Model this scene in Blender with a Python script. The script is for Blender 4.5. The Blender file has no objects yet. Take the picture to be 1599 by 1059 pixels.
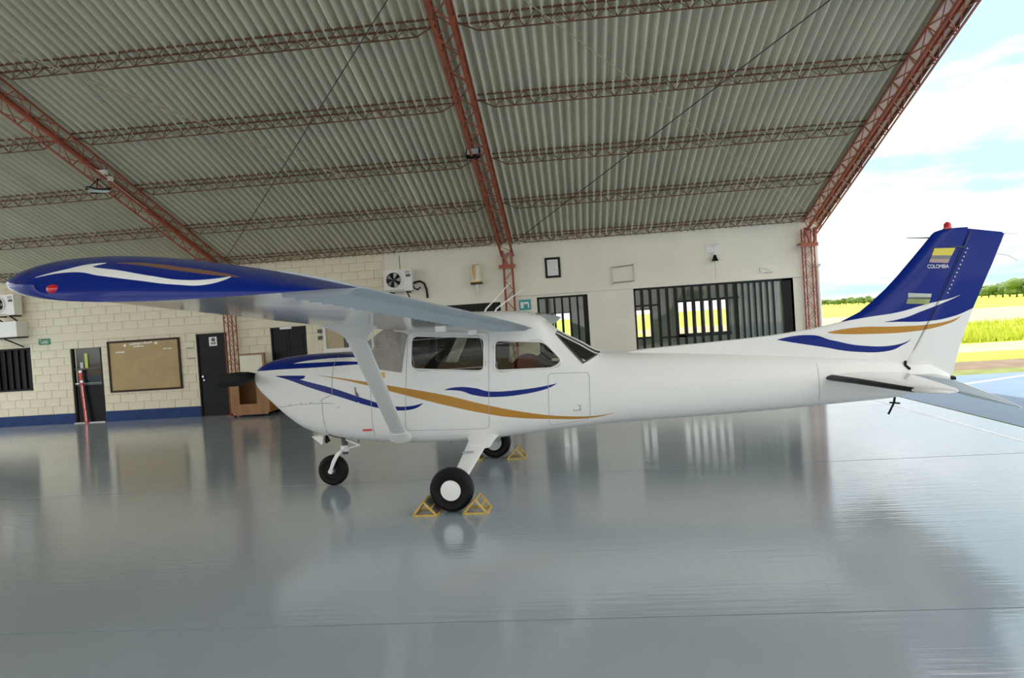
import bpy, bmesh, math, random
import numpy as np
from mathutils import Vector, Matrix
random.seed(7)
sc = bpy.context.scene
COL = sc.collection
PI = math.pi

# ------------------------------------------------------------------ camera
CAM_H = 1.82
cd = bpy.data.cameras.new('camera'); cam = bpy.data.objects.new('camera', cd); COL.objects.link(cam)
cd.sensor_width = 36.0; cd.lens = 1100.0 / 1599.0 * 36.0; cd.clip_start = 0.05; cd.clip_end = 3000
_r = Vector((0.99371644, 0.09073657, -0.06553248)); _u = Vector((0.06296254, 0.03090459, 0.99753728)); _f = Vector((-0.09253836, 0.99539529, -0.0249974))
cam.matrix_world = Matrix(((_r.x, _u.x, -_f.x, 0), (_r.y, _u.y, -_f.y, 0), (_r.z, _u.z, -_f.z, CAM_H), (0, 0, 0, 1)))
sc.camera = cam

# ------------------------------------------------------------------ world, sun, exposure
world = bpy.data.worlds.new('sky_world'); sc.world = world; world.use_nodes = True
nt = world.node_tree; nt.nodes.clear()
def wn(t, **kw):
    n = nt.nodes.new(t)
    for k, v in kw.items(): setattr(n, k, v)
    return n
tc = wn('ShaderNodeTexCoord'); mp = wn('ShaderNodeMapping'); mp.inputs['Scale'].default_value = (1.0, 1.0, 4.5); mp.inputs['Location'].default_value = (8.3, 1.1, 2.0)
nz = wn('ShaderNodeTexNoise'); nz.inputs['Scale'].default_value = 2.3; nz.inputs['Detail'].default_value = 7; nz.inputs['Roughness'].default_value = 0.55
rp = wn('ShaderNodeValToRGB'); rp.color_ramp.elements[0].position = 0.37; rp.color_ramp.elements[1].position = 0.56
rp.color_ramp.elements[0].color = (0.26, 0.36, 0.43, 1); rp.color_ramp.elements[1].color = (1.0, 0.985, 0.945, 1)
_e = rp.color_ramp.elements.new(0.46); _e.color = (0.46, 0.47, 0.465, 1)
bg = wn('ShaderNodeBackground'); bg.inputs['Strength'].default_value = 1.75
wo = wn('ShaderNodeOutputWorld')
for a, b in ((tc.outputs['Generated'], mp.inputs['Vector']), (mp.outputs['Vector'], nz.inputs['Vector']), (nz.outputs['Fac'], rp.inputs['Fac']), (rp.outputs['Color'], bg.inputs['Color']), (bg.outputs['Background'], wo.inputs['Surface'])): nt.links.new(a, b)
sl = bpy.data.lights.new('sun', 'SUN'); sl.energy = 4.2; sl.angle = math.radians(1.5); sl.color = (1.0, 0.95, 0.85)
sun = bpy.data.objects.new('sun', sl); COL.objects.link(sun); sun.location = (-20, 30, 40)
sun.rotation_euler = Vector((0.42, -0.62, -1.0)).to_track_quat('-Z', 'Y').to_euler()     # from behind the back wall, out of the hangar
vs = sc.view_settings; vs.view_transform = 'Standard'; vs.look = 'None'; vs.gamma = 1.0; vs.use_curve_mapping = False; vs.exposure = 0.7
sc.cycles.max_bounces = 9; sc.cycles.diffuse_bounces = 5; sc.cycles.glossy_bounces = 3; sc.cycles.transparent_max_bounces = 12; sc.cycles.use_denoising = True
sc.cycles.sample_clamp_indirect = 8.0

# ------------------------------------------------------------------ materials
MATS = {}
def mat(name, col, rough=0.6, metal=0.0, spec=0.5, coat=0.0, var=0.0, vscale=4.0, bump=0.0, bscale=30.0, trans=0.0, emit=None, stretch=None, dirt=None, bdist=0.02):
    if name in MATS: return MATS[name]
    m = bpy.data.materials.new(name); m.use_nodes = True; N = m.node_tree; L = N.links
    b = N.nodes['Principled BSDF']; c4 = tuple(col) + (1,)
    b.inputs['Base Color'].default_value = c4; b.inputs['Roughness'].default_value = rough; b.inputs['Metallic'].default_value = metal
    b.inputs['Specular IOR Level'].default_value = spec; b.inputs['Coat Weight'].default_value = coat; b.inputs['Coat Roughness'].default_value = 0.08
    if trans: b.inputs['Transmission Weight'].default_value = trans
    if emit: b.inputs['Emission Color'].default_value = tuple(emit[:3]) + (1,); b.inputs['Emission Strength'].default_value = emit[3]
    t = N.nodes.new('ShaderNodeTexCoord'); vec = t.outputs['Object']
    if stretch:
        q = N.nodes.new('ShaderNodeMapping'); q.inputs['Scale'].default_value = stretch; L.new(vec, q.inputs['Vector']); vec = q.outputs['Vector']
    if var:
        n = N.nodes.new('ShaderNodeTexNoise'); n.inputs['Scale'].default_value = vscale; n.inputs['Detail'].default_value = 6; L.new(vec, n.inputs['Vector'])
        r = N.nodes.new('ShaderNodeValToRGB'); r.color_ramp.elements[0].position = 0.3; r.color_ramp.elements[1].position = 0.7
        lo = dirt if dirt else tuple(x * (1 - var) for x in col)
        r.color_ramp.elements[0].color = tuple(lo) + (1,); r.color_ramp.elements[1].color = tuple(min(1, x * (1 + var * 0.6)) for x in col) + (1,)
        L.new(n.outputs['Fac'], r.inputs['Fac']); L.new(r.outputs['Color'], b.inputs['Base Color'])
    if bump:
        n = N.nodes.new('ShaderNodeTexNoise'); n.inputs['Scale'].default_value = bscale; n.inputs['Detail'].default_value = 4; L.new(vec, n.inputs['Vector'])
        k = N.nodes.new('ShaderNodeBump'); k.inputs['Strength'].default_value = bump; k.inputs['Distance'].default_value = bdist
        L.new(n.outputs['Fac'], k.inputs['Height']); L.new(k.outputs['Normal'], b.inputs['Normal'])
    MATS[name] = m; return m

def glass(name, tint=(0.75, 0.8, 0.8), fac=0.12):
    m = bpy.data.materials.new(name); m.use_nodes = True; N = m.node_tree; N.nodes.clear()
    o = N.nodes.new('ShaderNodeOutputMaterial'); mx = N.nodes.new('ShaderNodeMixShader'); tr = N.nodes.new('ShaderNodeBsdfTransparent'); gl = N.nodes.new('ShaderNodeBsdfGlossy')
    tr.inputs['Color'].default_value = tuple(tint) + (1,); gl.inputs['Roughness'].default_value = 0.03; mx.inputs['Fac'].default_value = fac
    N.links.new(tr.outputs[0], mx.inputs[1]); N.links.new(gl.outputs[0], mx.inputs[2]); N.links.new(mx.outputs[0], o.inputs['Surface'])
    MATS[name] = m; return m

WHITE = (0.83, 0.83, 0.80); BLUE = (0.002, 0.017, 0.20); GOLD = (0.50, 0.25, 0.045)
def paint(name, base, layers, coat=0.15, rough=0.3):
    """car-like paint with flat printed stripes: each layer = (colour, upper curve, lower curve); curves are lists of (a, c) in aircraft metres"""
    m = bpy.data.materials.new(name); m.use_nodes = True; N = m.node_tree; L = N.links
    b = N.nodes['Principled BSDF']; b.inputs['Roughness'].default_value = rough; b.inputs['Coat Weight'].default_value = coat; b.inputs['Coat Roughness'].default_value = 0.05; b.inputs['Specular IOR Level'].default_value = 0.15
    t = N.nodes.new('ShaderNodeTexCoord'); s = N.nodes.new('ShaderNodeSeparateXYZ'); L.new(t.outputs['Object'], s.inputs[0])
    def math_(op, x, y):
        n = N.nodes.new('ShaderNodeMath'); n.operation = op
        for i, v in enumerate((x, y)):
            if isinstance(v, (int, float)): n.inputs[i].default_value = v
            else: L.new(v, n.inputs[i])
        return n.outputs[0]
    cur = None
    for colr, up, lo in layers:
        a0 = min(p[0] for p in up + lo); a1 = max(p[0] for p in up + lo); c0 = min(p[1] for p in up + lo) - .02; c1 = max(p[1] for p in up + lo) + .02
        u = math_('DIVIDE', math_('SUBTRACT', s.outputs['X'], a0 - 2.7), a1 - a0)
        z = math_('DIVIDE', math_('SUBTRACT', s.outputs['Z'], c0 - .04), c1 - c0)
        def crv(pts):
            n = N.nodes.new('ShaderNodeFloatCurve'); L.new(u, n.inputs['Value']); cm = n.mapping.curves[0]
            P = [((a - a0) / (a1 - a0), (c - c0) / (c1 - c0)) for a, c in sorted(pts)]
            cm.points[0].location = P[0]; cm.points[-1].location = P[-1]
            for q in P[1:-1]: cm.points.new(*q)
            n.mapping.update(); return n.outputs[0]
        k = math_('MULTIPLY', math_('LESS_THAN', z, crv(up)), math_('GREATER_THAN', z, crv(lo)))
        k = math_('MULTIPLY', k, math_('MULTIPLY', math_('GREATER_THAN', u, 0.0), math_('LESS_THAN', u, 1.0)))
        mx = N.nodes.new('ShaderNodeMix'); mx.data_type = 'RGBA'; L.new(k, mx.inputs[0])
        if cur is None: mx.inputs[6].default_value = tuple(base) + (1,)
        else: L.new(cur, mx.inputs[6])
        mx.inputs[7].default_value = tuple(colr) + (1,); cur = mx.outputs[2]
    if cur is None: b.inputs['Base Color'].default_value = tuple(base) + (1,)
    else: L.new(cur, b.inputs['Base Color'])
    MATS[name] = m; return m

mat('wall_paint', (0.82, 0.77, 0.65), 0.75, var=0.05, vscale=1.6, bump=0.05, bscale=14)
mat('block_paint', (0.78, 0.71, 0.54), 0.75, var=0.05, vscale=3, bump=0.08, bscale=40)
mat('mortar', (0.66, 0.595, 0.45), 0.85, var=0.08, vscale=6)
mat('blue_base', (0.022, 0.05, 0.16), 0.45, spec=0.15, var=0.15, vscale=5)
mat('rust_red', (0.36, 0.085, 0.04), 0.55, var=0.25, vscale=5)
mat('rust_brown', (0.16, 0.07, 0.042), 0.65, spec=0.2, var=0.3, vscale=6)
mat('roof_sheet', (0.62, 0.60, 0.48), 0.55, spec=0.25, var=0.08, vscale=1.5, stretch=(1, .35, 1))
mat('soffit', (0.80, 0.60, 0.48), 0.7, var=0.1)
mat('cable', (0.06, 0.045, 0.035), 0.6, var=0.2)
mat('rod_light', (0.42, 0.34, 0.24), 0.5, var=0.2)
mat('black', (0.008, 0.008, 0.009), 0.35, spec=0.15, var=0.2)
mat('black_door', (0.008, 0.009, 0.010), 0.35, spec=0.15, var=0.3, vscale=2)
mat('dark_bar', (0.016, 0.017, 0.016), 0.4, spec=0.15, var=0.2)
mat('cork', (0.47, 0.34, 0.17), 0.85, var=0.1, vscale=3)
mat('dark_wood', (0.035, 0.02, 0.013), 0.4, spec=0.15, var=0.2)
mat('wood', (0.30, 0.14, 0.048), 0.45, var=0.25, vscale=3, stretch=(4, 4, .6))
mat('paper', (0.86, 0.85, 0.80), 0.7, var=0.03)
mat('ink', (0.12, 0.12, 0.12), 0.7, var=0.1)
mat('white_plastic', (0.78, 0.76, 0.70), 0.4, var=0.04)
mat('white_metal', (0.80, 0.79, 0.74), 0.4, var=0.04)
mat('green_sign', (0.02, 0.20, 0.10), 0.4, var=0.05)
mat('teal_sign', (0.03, 0.34, 0.36), 0.4, var=0.05)
mat('red_tape', (0.62, 0.05, 0.03), 0.5, var=0.15)
mat('lime', (0.55, 0.60, 0.10), 0.5, var=0.1)
mat('grey_metal', (0.36, 0.37, 0.36), 0.35, 0.6, var=0.12)
mat('blind', (0.60, 0.62, 0.60), 0.5, var=0.06)
mat('office_wall', (0.74, 0.75, 0.72), 0.8, var=0.05)
mat('curtain', (0.50, 0.42, 0.27), 0.85, var=0.08)
mat('gold_trim', (0.55, 0.36, 0.09), 0.4, 0.3, var=0.2)
mat('ivory', (0.80, 0.75, 0.60), 0.5, var=0.06)
mat('rubber', (0.011, 0.011, 0.011), 0.55, spec=0.15, var=0.2, bump=0.04, bscale=60)
mat('white_gloss', WHITE, 0.28, coat=0.5, var=0.02, vscale=2)
mat('elevator_grey', (0.27, 0.32, 0.36), 0.5, spec=0.2, var=0.03)  # one even grey over the whole elevator, darker than wing and flaps
mat('white_matte', (0.78, 0.78, 0.76), 0.7, spec=0.15, var=0.02)
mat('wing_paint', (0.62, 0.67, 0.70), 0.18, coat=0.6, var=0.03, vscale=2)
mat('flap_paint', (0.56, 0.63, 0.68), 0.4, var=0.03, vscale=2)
mat('boot', (0.018, 0.019, 0.02), 0.42, spec=0.15, var=0.15)
mat('seat', (0.022, 0.021, 0.02), 0.7, spec=0.2, var=0.2)
mat('trim_grey', (0.10, 0.10, 0.095), 0.6, var=0.15)
mat('red_bag', (0.42, 0.015, 0.025), 0.6, var=0.1)
mat('fabric', (0.36, 0.33, 0.29), 0.85, var=0.12, vscale=5, bump=1.0, bscale=5, bdist=0.12)
mat('seam_grey', (0.42, 0.42, 0.41), 0.6, var=0.05)
mat('chock_yellow', (0.62, 0.42, 0.10), 0.5, var=0.25, vscale=8)
mat('red_lens', (0.55, 0.01, 0.02), 0.15, coat=0.5, var=0.05)
mat('chrome', (0.6, 0.6, 0.6), 0.15, 1.0, var=0.05)
mat('lamp_glass', (0.55, 0.62, 0.68), 0.15, var=0.05)
mat('flag_yellow', (0.72, 0.60, 0.06), 0.4, var=0.05)
mat('flag_blue', (0.16, 0.17, 0.20), 0.35, var=0.05)
mat('flag_red', (0.42, 0.30, 0.26), 0.35, var=0.05)
mat('decal_pale', (0.50, 0.56, 0.50), 0.4, var=0.2, vscale=9)
mat('decal_green', (0.30, 0.36, 0.14), 0.4, var=0.2, vscale=9)
mat('white_ink', (0.85, 0.86, 0.88), 0.4, var=0.02)
mat('line_white', (0.80, 0.82, 0.84), 0.6, var=0.1)
mat('apron', (0.13, 0.20, 0.30), 0.5, var=0.10, vscale=1.2, bump=0.05, bscale=5)
mat('grass', (0.40, 0.45, 0.035), 0.9, var=0.22, vscale=0.35, bump=0.4, bscale=3, dirt=(0.26, 0.36, 0.02))
mat('grass_blade', (0.50, 0.55, 0.05), 0.8, var=0.25, vscale=0.6)
mat('grass_dark', (0.16, 0.19, 0.045), 0.9, var=0.3, vscale=2, bump=0.3, bscale=8)
mat('dirt', (0.42, 0.31, 0.20), 0.9, var=0.2, vscale=0.7, bump=0.2, bscale=3)
mat('verge', (0.17, 0.12, 0.08), 0.9, var=0.3, vscale=1.5, bump=0.2, bscale=6)
mat('leaf', (0.13, 0.20, 0.045), 0.8, var=0.35, vscale=1.2, bump=0.5, bscale=5)
mat('bark', (0.12, 0.08, 0.05), 0.85, var=0.2)
glass('pane', (0.85, 0.88, 0.86), 0.03); glass('rear_glass', (0.45, 0.47, 0.46), 0.12); glass('cabin_glass', (0.80, 0.81, 0.76), 0.015)

# floor: grey-blue epoxy, glossy, faintly rippled so reflections smear
fm = bpy.data.materials.new('epoxy_floor'); fm.use_nodes = True; N = fm.node_tree; L = N.links; b = N.nodes['Principled BSDF']
t = N.nodes.new('ShaderNodeTexCoord'); n1 = N.nodes.new('ShaderNodeTexNoise'); n1.inputs['Scale'].default_value = 0.5; n1.inputs['Detail'].default_value = 5
r1 = N.nodes.new('ShaderNodeValToRGB'); r1.color_ramp.elements[0].color = (0.36, 0.415, 0.455, 1); r1.color_ramp.elements[1].color = (0.405, 0.46, 0.50, 1); r1.color_ramp.elements[0].position = .3; r1.color_ramp.elements[1].position = .7
L.new(t.outputs['Object'], n1.inputs['Vector']); L.new(n1.outputs['Fac'], r1.inputs['Fac']); L.new(r1.outputs['Color'], b.inputs['Base Color'])
n2 = N.nodes.new('ShaderNodeTexNoise'); n2.inputs['Scale'].default_value = 1.3; n2.inputs['Detail'].default_value = 4
r2 = N.nodes.new('ShaderNodeMapRange'); r2.inputs['To Min'].default_value = 0.07; r2.inputs['To Max'].default_value = 0.15; L.new(t.outputs['Object'], n2.inputs['Vector']); L.new(n2.outputs['Fac'], r2.inputs['Value']); L.new(r2.outputs['Result'], b.inputs['Roughness'])
mp3 = N.nodes.new('ShaderNodeMapping'); mp3.inputs['Scale'].default_value = (0.9, 11.0, 1); n3 = N.nodes.new('ShaderNodeTexNoise'); n3.inputs['Scale'].default_value = 2.0; n3.inputs['Detail'].default_value = 3
bp3 = N.nodes.new('ShaderNodeBump'); bp3.inputs['Strength'].default_value = 0.10; bp3.inputs['Distance'].default_value = 0.02
L.new(t.outputs['Object'], mp3.inputs['Vector']); L.new(mp3.outputs['Vector'], n3.inputs['Vector']); L.new(n3.outputs['Fac'], bp3.inputs['Height']); L.new(bp3.outputs['Normal'], b.inputs['Normal'])
b.inputs['Specular IOR Level'].default_value = 1.0; MATS['epoxy_floor'] = fm

# ------------------------------------------------------------------ mesh helpers
ORG = {}
def V3(p): return Vector(p)
class MB:
    def __init__(s): s.v = []; s.f = []
    def add(s, vs, fs):
        o = len(s.v); s.v += [tuple(v) for v in vs]; s.f += [tuple(i + o for i in f) for f in fs]; return s
    def box(s, lo, hi):
        x0, y0, z0 = lo; x1, y1, z1 = hi
        return s.add([(x0,y0,z0),(x1,y0,z0),(x1,y1,z0),(x0,y1,z0),(x0,y0,z1),(x1,y0,z1),(x1,y1,z1),(x0,y1,z1)],
                     [(0,3,2,1),(4,5,6,7),(0,1,5,4),(1,2,6,5),(2,3,7,6),(3,0,4,7)])
    def bar(s, p, q, w, h=None, up=(0, 0, 1)):
        h = h or w; p = V3(p); q = V3(q); d = (q - p).normalized(); u = V3(up)
        if abs(d.dot(u)) > .95: u = V3((0, 1, 0))
        x = d.cross(u).normalized(); y = x.cross(d)
        c = [(-w/2,-h/2),(w/2,-h/2),(w/2,h/2),(-w/2,h/2)]
        return s.add([P + x*i + y*j for P in (p, q) for i, j in c], [(0,1,2,3),(7,6,5,4),(0,4,5,1),(1,5,6,2),(2,6,7,3),(3,7,4,0)])
    def tube(s, pts, r, n=8, cap=True):
        pts = [V3(p) for p in pts]; rr = r if isinstance(r, (list, tuple)) else [r]*len(pts); rings = []
        prev = None
        for i, P in enumerate(pts):
            d = (pts[min(i+1, len(pts)-1)] - pts[max(i-1, 0)]).normalized()
            if prev is None: u = V3((0,0,1)) if abs(d.z) < .9 else V3((1,0,0)); x = d.cross(u).normalized()
            else: x = (prev - d*prev.dot(d)).normalized()
            prev = x; y = d.cross(x)
            rings.append([P + (x*math.cos(a) + y*math.sin(a))*rr[i] for a in [2*PI*k/n for k in range(n)]])
        return s.loft(rings, cap)
    def loft(s, rings, cap=True, closed=True):
        n = len(rings[0]); vs = [p for R in rings for p in R]; fs = []
        for i in range(len(rings)-1):
            for k in range(n if closed else n-1):
                a = i*n+k; b2 = i*n+(k+1) % n; fs.append((a, b2, b2+n, a+n))
        if cap: fs.append(tuple(range(n-1, -1, -1))); fs.append(tuple((len(rings)-1)*n+k for k in range(n)))
        return s.add(vs, fs)
    def lathe(s, prof, o, axis='z', n=24):
        """prof: (radius, along)"""
        rings = []
        for r, h in prof:
            R = []
            for k in range(n):
                a = 2*PI*k/n; x, y = max(r, 1e-4)*math.cos(a), max(r, 1e-4)*math.sin(a)
                R.append({'z': (x, y, h), 'y': (x, h, y), 'x': (h, x, y)}[axis])
            rings.append([(p[0]+o[0], p[1]+o[1], p[2]+o[2]) for p in R])
        return s.loft(rings, True)
    def prism(s, poly, fn, t0, t1):
        n = len(poly); return s.add([fn(p[0], p[1], t0) for p in poly] + [fn(p[0], p[1], t1) for p in poly],
                     [tuple(range(n-1, -1, -1)), tuple(range(n, 2*n))] + [(k, (k+1) % n, n+(k+1) % n, n+k) for k in range(n)])
    def mesh(s, name, m=None, smooth=None, org=(0, 0, 0)):
        me = bpy.data.meshes.new(name); me.from_pydata([(v[0]-org[0], v[1]-org[1], v[2]-org[2]) for v in s.v], [], s.f)
        bm = bmesh.new(); bm.from_mesh(me); bmesh.ops.recalc_face_normals(bm, faces=bm.faces); bm.to_mesh(me); bm.free()
        if m: me.materials.append(MATS[m])
        shade(me, smooth); return me
    def build(s, name, m, parent=None, smooth=None, org=None):
        if org is None: org = ORG.get(parent.name, (0, 0, 0)) if parent else (0, 0, 0)
        o = bpy.data.objects.new(name, s.mesh(name, m, smooth, org)); COL.objects.link(o)
        if parent: o.parent = parent; ORG[o.name] = org
        else: o.location = org; ORG[o.name] = org
        return o
def shade(me, smooth):
    if smooth:
        for p in me.polygons: p.use_smooth = True
        me.set_sharp_from_angle(angle=math.radians(smooth))
def tag(o, label=None, cat=None, group=None, kind=None):
    if label: o['label'] = label
    if cat: o['category'] = cat
    if group: o['group'] = group
    if kind: o['kind'] = kind
    return o
def thing(name, loc, label=None, cat=None, group=None, kind=None, rz=0.0):
    o = bpy.data.objects.new(name, None); COL.objects.link(o); o.location = loc; o.rotation_euler = (0, 0, rz); o.empty_display_size = .2
    ORG[o.name] = tuple(loc); return tag(o, label, cat, group, kind)
def struct(o): o['kind'] = 'structure'; return o
def copy_tree(o, parent=None):
    c = o.copy(); COL.objects.link(c); c.parent = parent
    for ch in list(o.children): copy_tree(ch, c)
    return c
def box_obj(name, m, lo, hi, parent=None, org=None, smooth=None): return MB().box(lo, hi).build(name, m, parent, smooth, org)
def px(x, y, z):
    P = V3((x, y, z - CAM_H)); d = P.dot(_f); return 799.5 + 1100*P.dot(_r)/d, 529.5 - 1100*P.dot(_u)/d
def inside(q, poly):
    x, y = q; r = False
    for i in range(len(poly)):
        x1, y1 = poly[i]; x2, y2 = poly[i-1]
        if (y1 > y) != (y2 > y) and x < (x2-x1)*(y-y1)/(y2-y1)+x1: r = not r
    return r

# ------------------------------------------------------------------ hangar shell
YW, X0, BAY = 16.39, -8.273, 6.781
XL, XR = X0 - BAY, X0 + 2*BAY           # -15.05 .. 5.29
SL = 0.34
def roofz(y, z0=3.60): return z0 + SL*(YW - y)
RIDGE_Y = 3.10; FRONT_Y = -5.0

fl = thing('floor', (0, 0, 0)); struct(fl)
box_obj('floor_joint', 'verge', (XL-.4, -14, -.30), (5.70, 16.57, -.04), fl)
for y0, y1 in ((-14, .2), (.21, 4.213), (4.227, 8.21), (8.23, 12.4), (12.41, 16.57)):
    box_obj('floor_slab', 'epoxy_floor', (XL-.4, y0, -.2), (5.70, y1, 0), fl)
lm = MB(); lm.box((5.16, -14, 0), (5.215, 16.2, .002)); lm.build('painted_line', 'line_white', fl)

ck = MB()
for p_, q_ in (((-1.682, 4.20), (-1.70, 3.98)), ((-1.70, 3.98), (-1.735, 3.80)), ((-1.735, 3.80), (-1.762, 3.50))): ck.bar((p_[0], p_[1], .0005), (q_[0], q_[1], .0005), .0025, .001)
ck.build('floor_crack', 'seam_grey', fl)
# openings in the back wall (x0, x1, z0, z1)
OPEN = dict(w1=(-15.0, -13.59, .88, 1.955), d1=(-12.53, -11.72, 0, 1.95), d2=(-9.24, -8.47, 0, 2.01), d3=(-7.35, -6.47, 0, 2.04), w4=(-3.5, -1.74, .9, 2.29), w2=(-.885, .29, .9, 2.335), w3=(1.34, 4.90, .9, 2.385))
def holed(mb, x0, x1, z0, z1, y0, y1, holes):
    xs = sorted({x0, x1} | {v for h in holes for v in h[:2] if x0 < v < x1}); zs = sorted({z0, z1} | {v for h in holes for v in h[2:] if z0 < v < z1})
    for i in range(len(xs)-1):
        run = None
        for j in range(len(zs)-1):
            cx, cz = (xs[i]+xs[i+1])/2, (zs[j]+zs[j+1])/2
            solid = not any(h[0] < cx < h[1] and h[2] < cz < h[3] for h in holes)
            if solid and run is None: run = zs[j]
            if run is not None and (not solid or j == len(zs)-2):
                mb.box((xs[i], y0, run), (xs[i+1], y1, zs[j+1] if solid else zs[j])); run = None
    return mb
wall = thing('wall_back', (0, YW, 0)); struct(wall)
XB = -4.45
holed(MB(), XL-.05, XB, 0, 3.72, YW+.012, YW+.19, list(OPEN.values())).build('masonry_core', 'mortar', wall)
holed(MB(), XB, 5.47, 0, 3.72, YW, YW+.19, list(OPEN.values())).build('plaster', 'wall_paint', wall)
for a, z, h in (('beam', 2.055, .19),): box_obj('tie_beam', 'block_paint', (XL-.05, YW-.006, z), (XB, YW+.012, z+h), wall)
MB().box((XB, YW-.022, 2.40), (5.47, YW, 2.475)).build('ledge', 'wall_paint', wall)
# painted concrete blocks, each its own piece
BW, BH, J = .40, .20, .006
wingpoly = [(33,440),(100,402),(350,408),(540,445),(860,515),(560,512),(430,497),(200,476),(120,472)]
nosepoly = [(345,585),(402,583),(440,560),(560,548),(640,520),(640,690),(480,675),(402,605)]
boardrect = (-11.53, -9.66, .71, 1.97)
cache = {}
fill = MB(); nblk = 0
for base, rows in ((.25, 9), (2.245, 8)):
    for r in range(rows):
        z0 = base + r*BH; z1 = min(z0 + BH, 3.72, 2.055 if base < 1 else 9)
        if z1 - z0 < .05: continue
        x = XL - .05 - (BW/2 if r % 2 else 0)
        while x < XB:
            segs = [(max(x, XL-.05), min(x+BW, XB))]
            for h in OPEN.values():
                if h[2] < (z0+z1)/2 < h[3]:
                    ns = []
                    for a, c in segs:
                        if h[1] <= a or h[0] >= c: ns.append((a, c)); continue
                        if h[0] > a: ns.append((a, h[0]))
                        if h[1] < c: ns.append((h[1], c))
                    segs = ns
            for a, c in segs:
                w, h_ = round(c-a-J, 3), round(z1-z0-J, 3)
                if w < .04: continue
                cx, cz = (a+c)/2, (z0+z1)/2; q = px(cx, YW, cz)
                hid = q[0] < -8 or inside(q, wingpoly) or inside(q, nosepoly) or (boardrect[0]+.1 < cx < boardrect[1]-.1 and boardrect[2]+.05 < cz < boardrect[3]-.05) or (q[0] > 430 and q[1] > 520) or (q[1] > 500 and 540 < q[0])
                if hid or nblk >= 300: fill.box((a+J/2, YW-.001, z0+J/2), (c-J/2, YW+.013, z1-J/2)); continue
                if (w, h_) not in cache:
                    e = .006
                    m_ = MB(); m_.add([(-w/2,.014,-h_/2),(w/2,.014,-h_/2),(w/2,.014,h_/2),(-w/2,.014,h_/2),(-w/2+e,0,-h_/2+e),(w/2-e,0,-h_/2+e),(w/2-e,0,h_/2-e),(-w/2+e,0,h_/2-e)],
                                      [(4,5,6,7),(0,1,5,4),(1,2,6,5),(2,3,7,6),(3,0,4,7),(3,2,1,0)])
                    cache[(w, h_)] = m_.mesh('concrete_block', 'block_paint')
                o = bpy.data.objects.new('concrete_block', cache[(w, h_)]); COL.objects.link(o); o.parent = wall; o.location = (cx, random.uniform(-.0025, .0015), cz); nblk += 1
            x += BW
tag(fill.build('concrete_block_fill', 'block_paint', wall), kind='stuff')
bb = thing('baseboard_back', (0, YW, 0)); struct(bb)
for a, c in ((XL-.05, -12.53), (-11.72, -9.24), (-8.47, -7.35), (-6.47, XB)):
    box_obj('painted_base', 'blue_base', (a, YW-.012, 0), (c, YW+.012, .25), bb)

# roof: corrugated sheets, one object each in view, laid in rows from purlin to purlin
ce = thing('ceiling', (0, 0, 0)); struct(ce)
PUR = [16.0, 14.40, 12.78, 11.16, 9.55, 7.93, 6.32, 4.70]
SW, WV, AMP = .995, 7, .062
def corrug(x0, x1, y0, y1, zf, name, parent, lift=0.0):
    n = max(2, int(round((x1-x0)/SW*WV*8))); vs = []
    for y, dz in ((y0, lift), (y1, 0.0)):
        for i in range(n+1):
            x = x0 + (x1-x0)*i/n; ph = 2*PI*(x - (-.13))/(SW/WV)
            vs.append((x, y, zf(y) + dz + AMP*math.cos(ph) - (.014*(x-x0)/(x1-x0) if x1-x0 < 2 else 0)))
    m_ = MB(); m_.add(vs, [(i, i+1, n+2+i, n+1+i) for i in range(n)])
    return m_.build(name, 'roof_sheet', parent, smooth=60)
rows = [(17.05, 14.36), (14.44, 12.74), (12.82, 11.12), (11.20, 9.51), (9.59, 7.89)]
zs = lambda y: roofz(y, 3.66)
k = -15
while -.13 + k*SW < 5.6:
    xa = -.13 + k*SW; xb = min(xa + SW + .045, 5.62)
    for (ya, yb) in rows: corrug(xa, xb, ya, yb, zs, 'roof_sheet', ce, lift=-.004)
    k += 1
o = corrug(-.13-15*SW, 5.62, 7.97, RIDGE_Y, zs, 'roof_sheet_fill', ce); tag(o, kind='stuff')
o = corrug(-.13-15*SW, 5.62, RIDGE_Y, FRONT_Y, lambda y: roofz(2*RIDGE_Y - y, 3.66), 'roof_sheet_fill', ce); tag(o, kind='stuff')

# ------------------------------------------------------------------ steel: rafters, columns, purlins
def zig(mb, A, B, n, w):
    """bent bar running zigzag between two chord lines (functions of 0..1)"""
    pts = [(A if i % 2 == 0 else B)(i/n) for i in range(n+1)]
    for p, q in zip(pts[:-1], pts[1:]): mb.bar(p, q, w)
    return mb
RN = ['far left edge', 'left', 'middle', 'right']
def rafter(i, label):
    xc = XL + i*BAY; t_ = thing('roof_rafter', (xc, 16.3, 0), label, 'rafter', 'lattice rafters')
    hw_, zt, zb = .125, 3.585, 3.27
    def ch(dx, z0): return lambda u: (xc+dx, 16.25 + (RIDGE_Y-16.25)*u, roofz(16.25 + (RIDGE_Y-16.25)*u, z0))
    for dx in (-hw_, hw_):
        for z0 in (zt, zb):
            f_ = ch(dx, z0); m_ = MB(); s_ = -1 if dx > 0 else 1
            m_.bar(f_(0), f_(1), .036, .008); a_ = V3((0, 0, -.022 if z0 == zt else .022)); b_ = V3((dx/abs(dx)*.022, 0, 0)); m_.bar(V3(f_(0))+a_+b_, V3(f_(1))+a_+b_, .008, .038); m_.build('chord', 'rust_red', t_)
    n = 46
    for dx in (-hw_, hw_): zig(MB(), ch(dx, zt), ch(dx, zb), n, .012).build('lacing', 'rust_red', t_)
    for z0 in (zt, zb): zig(MB(), ch(-hw_, z0), ch(hw_, z0), n, .012).build('lacing', 'rust_red', t_)
    return t_
rafter(1, 'rust-red lattice rafter rising over the blue wingtip, leftmost of three')
rafter(2, 'rust-red lattice rafter above the cabin, carrying the square floodlight')
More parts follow.
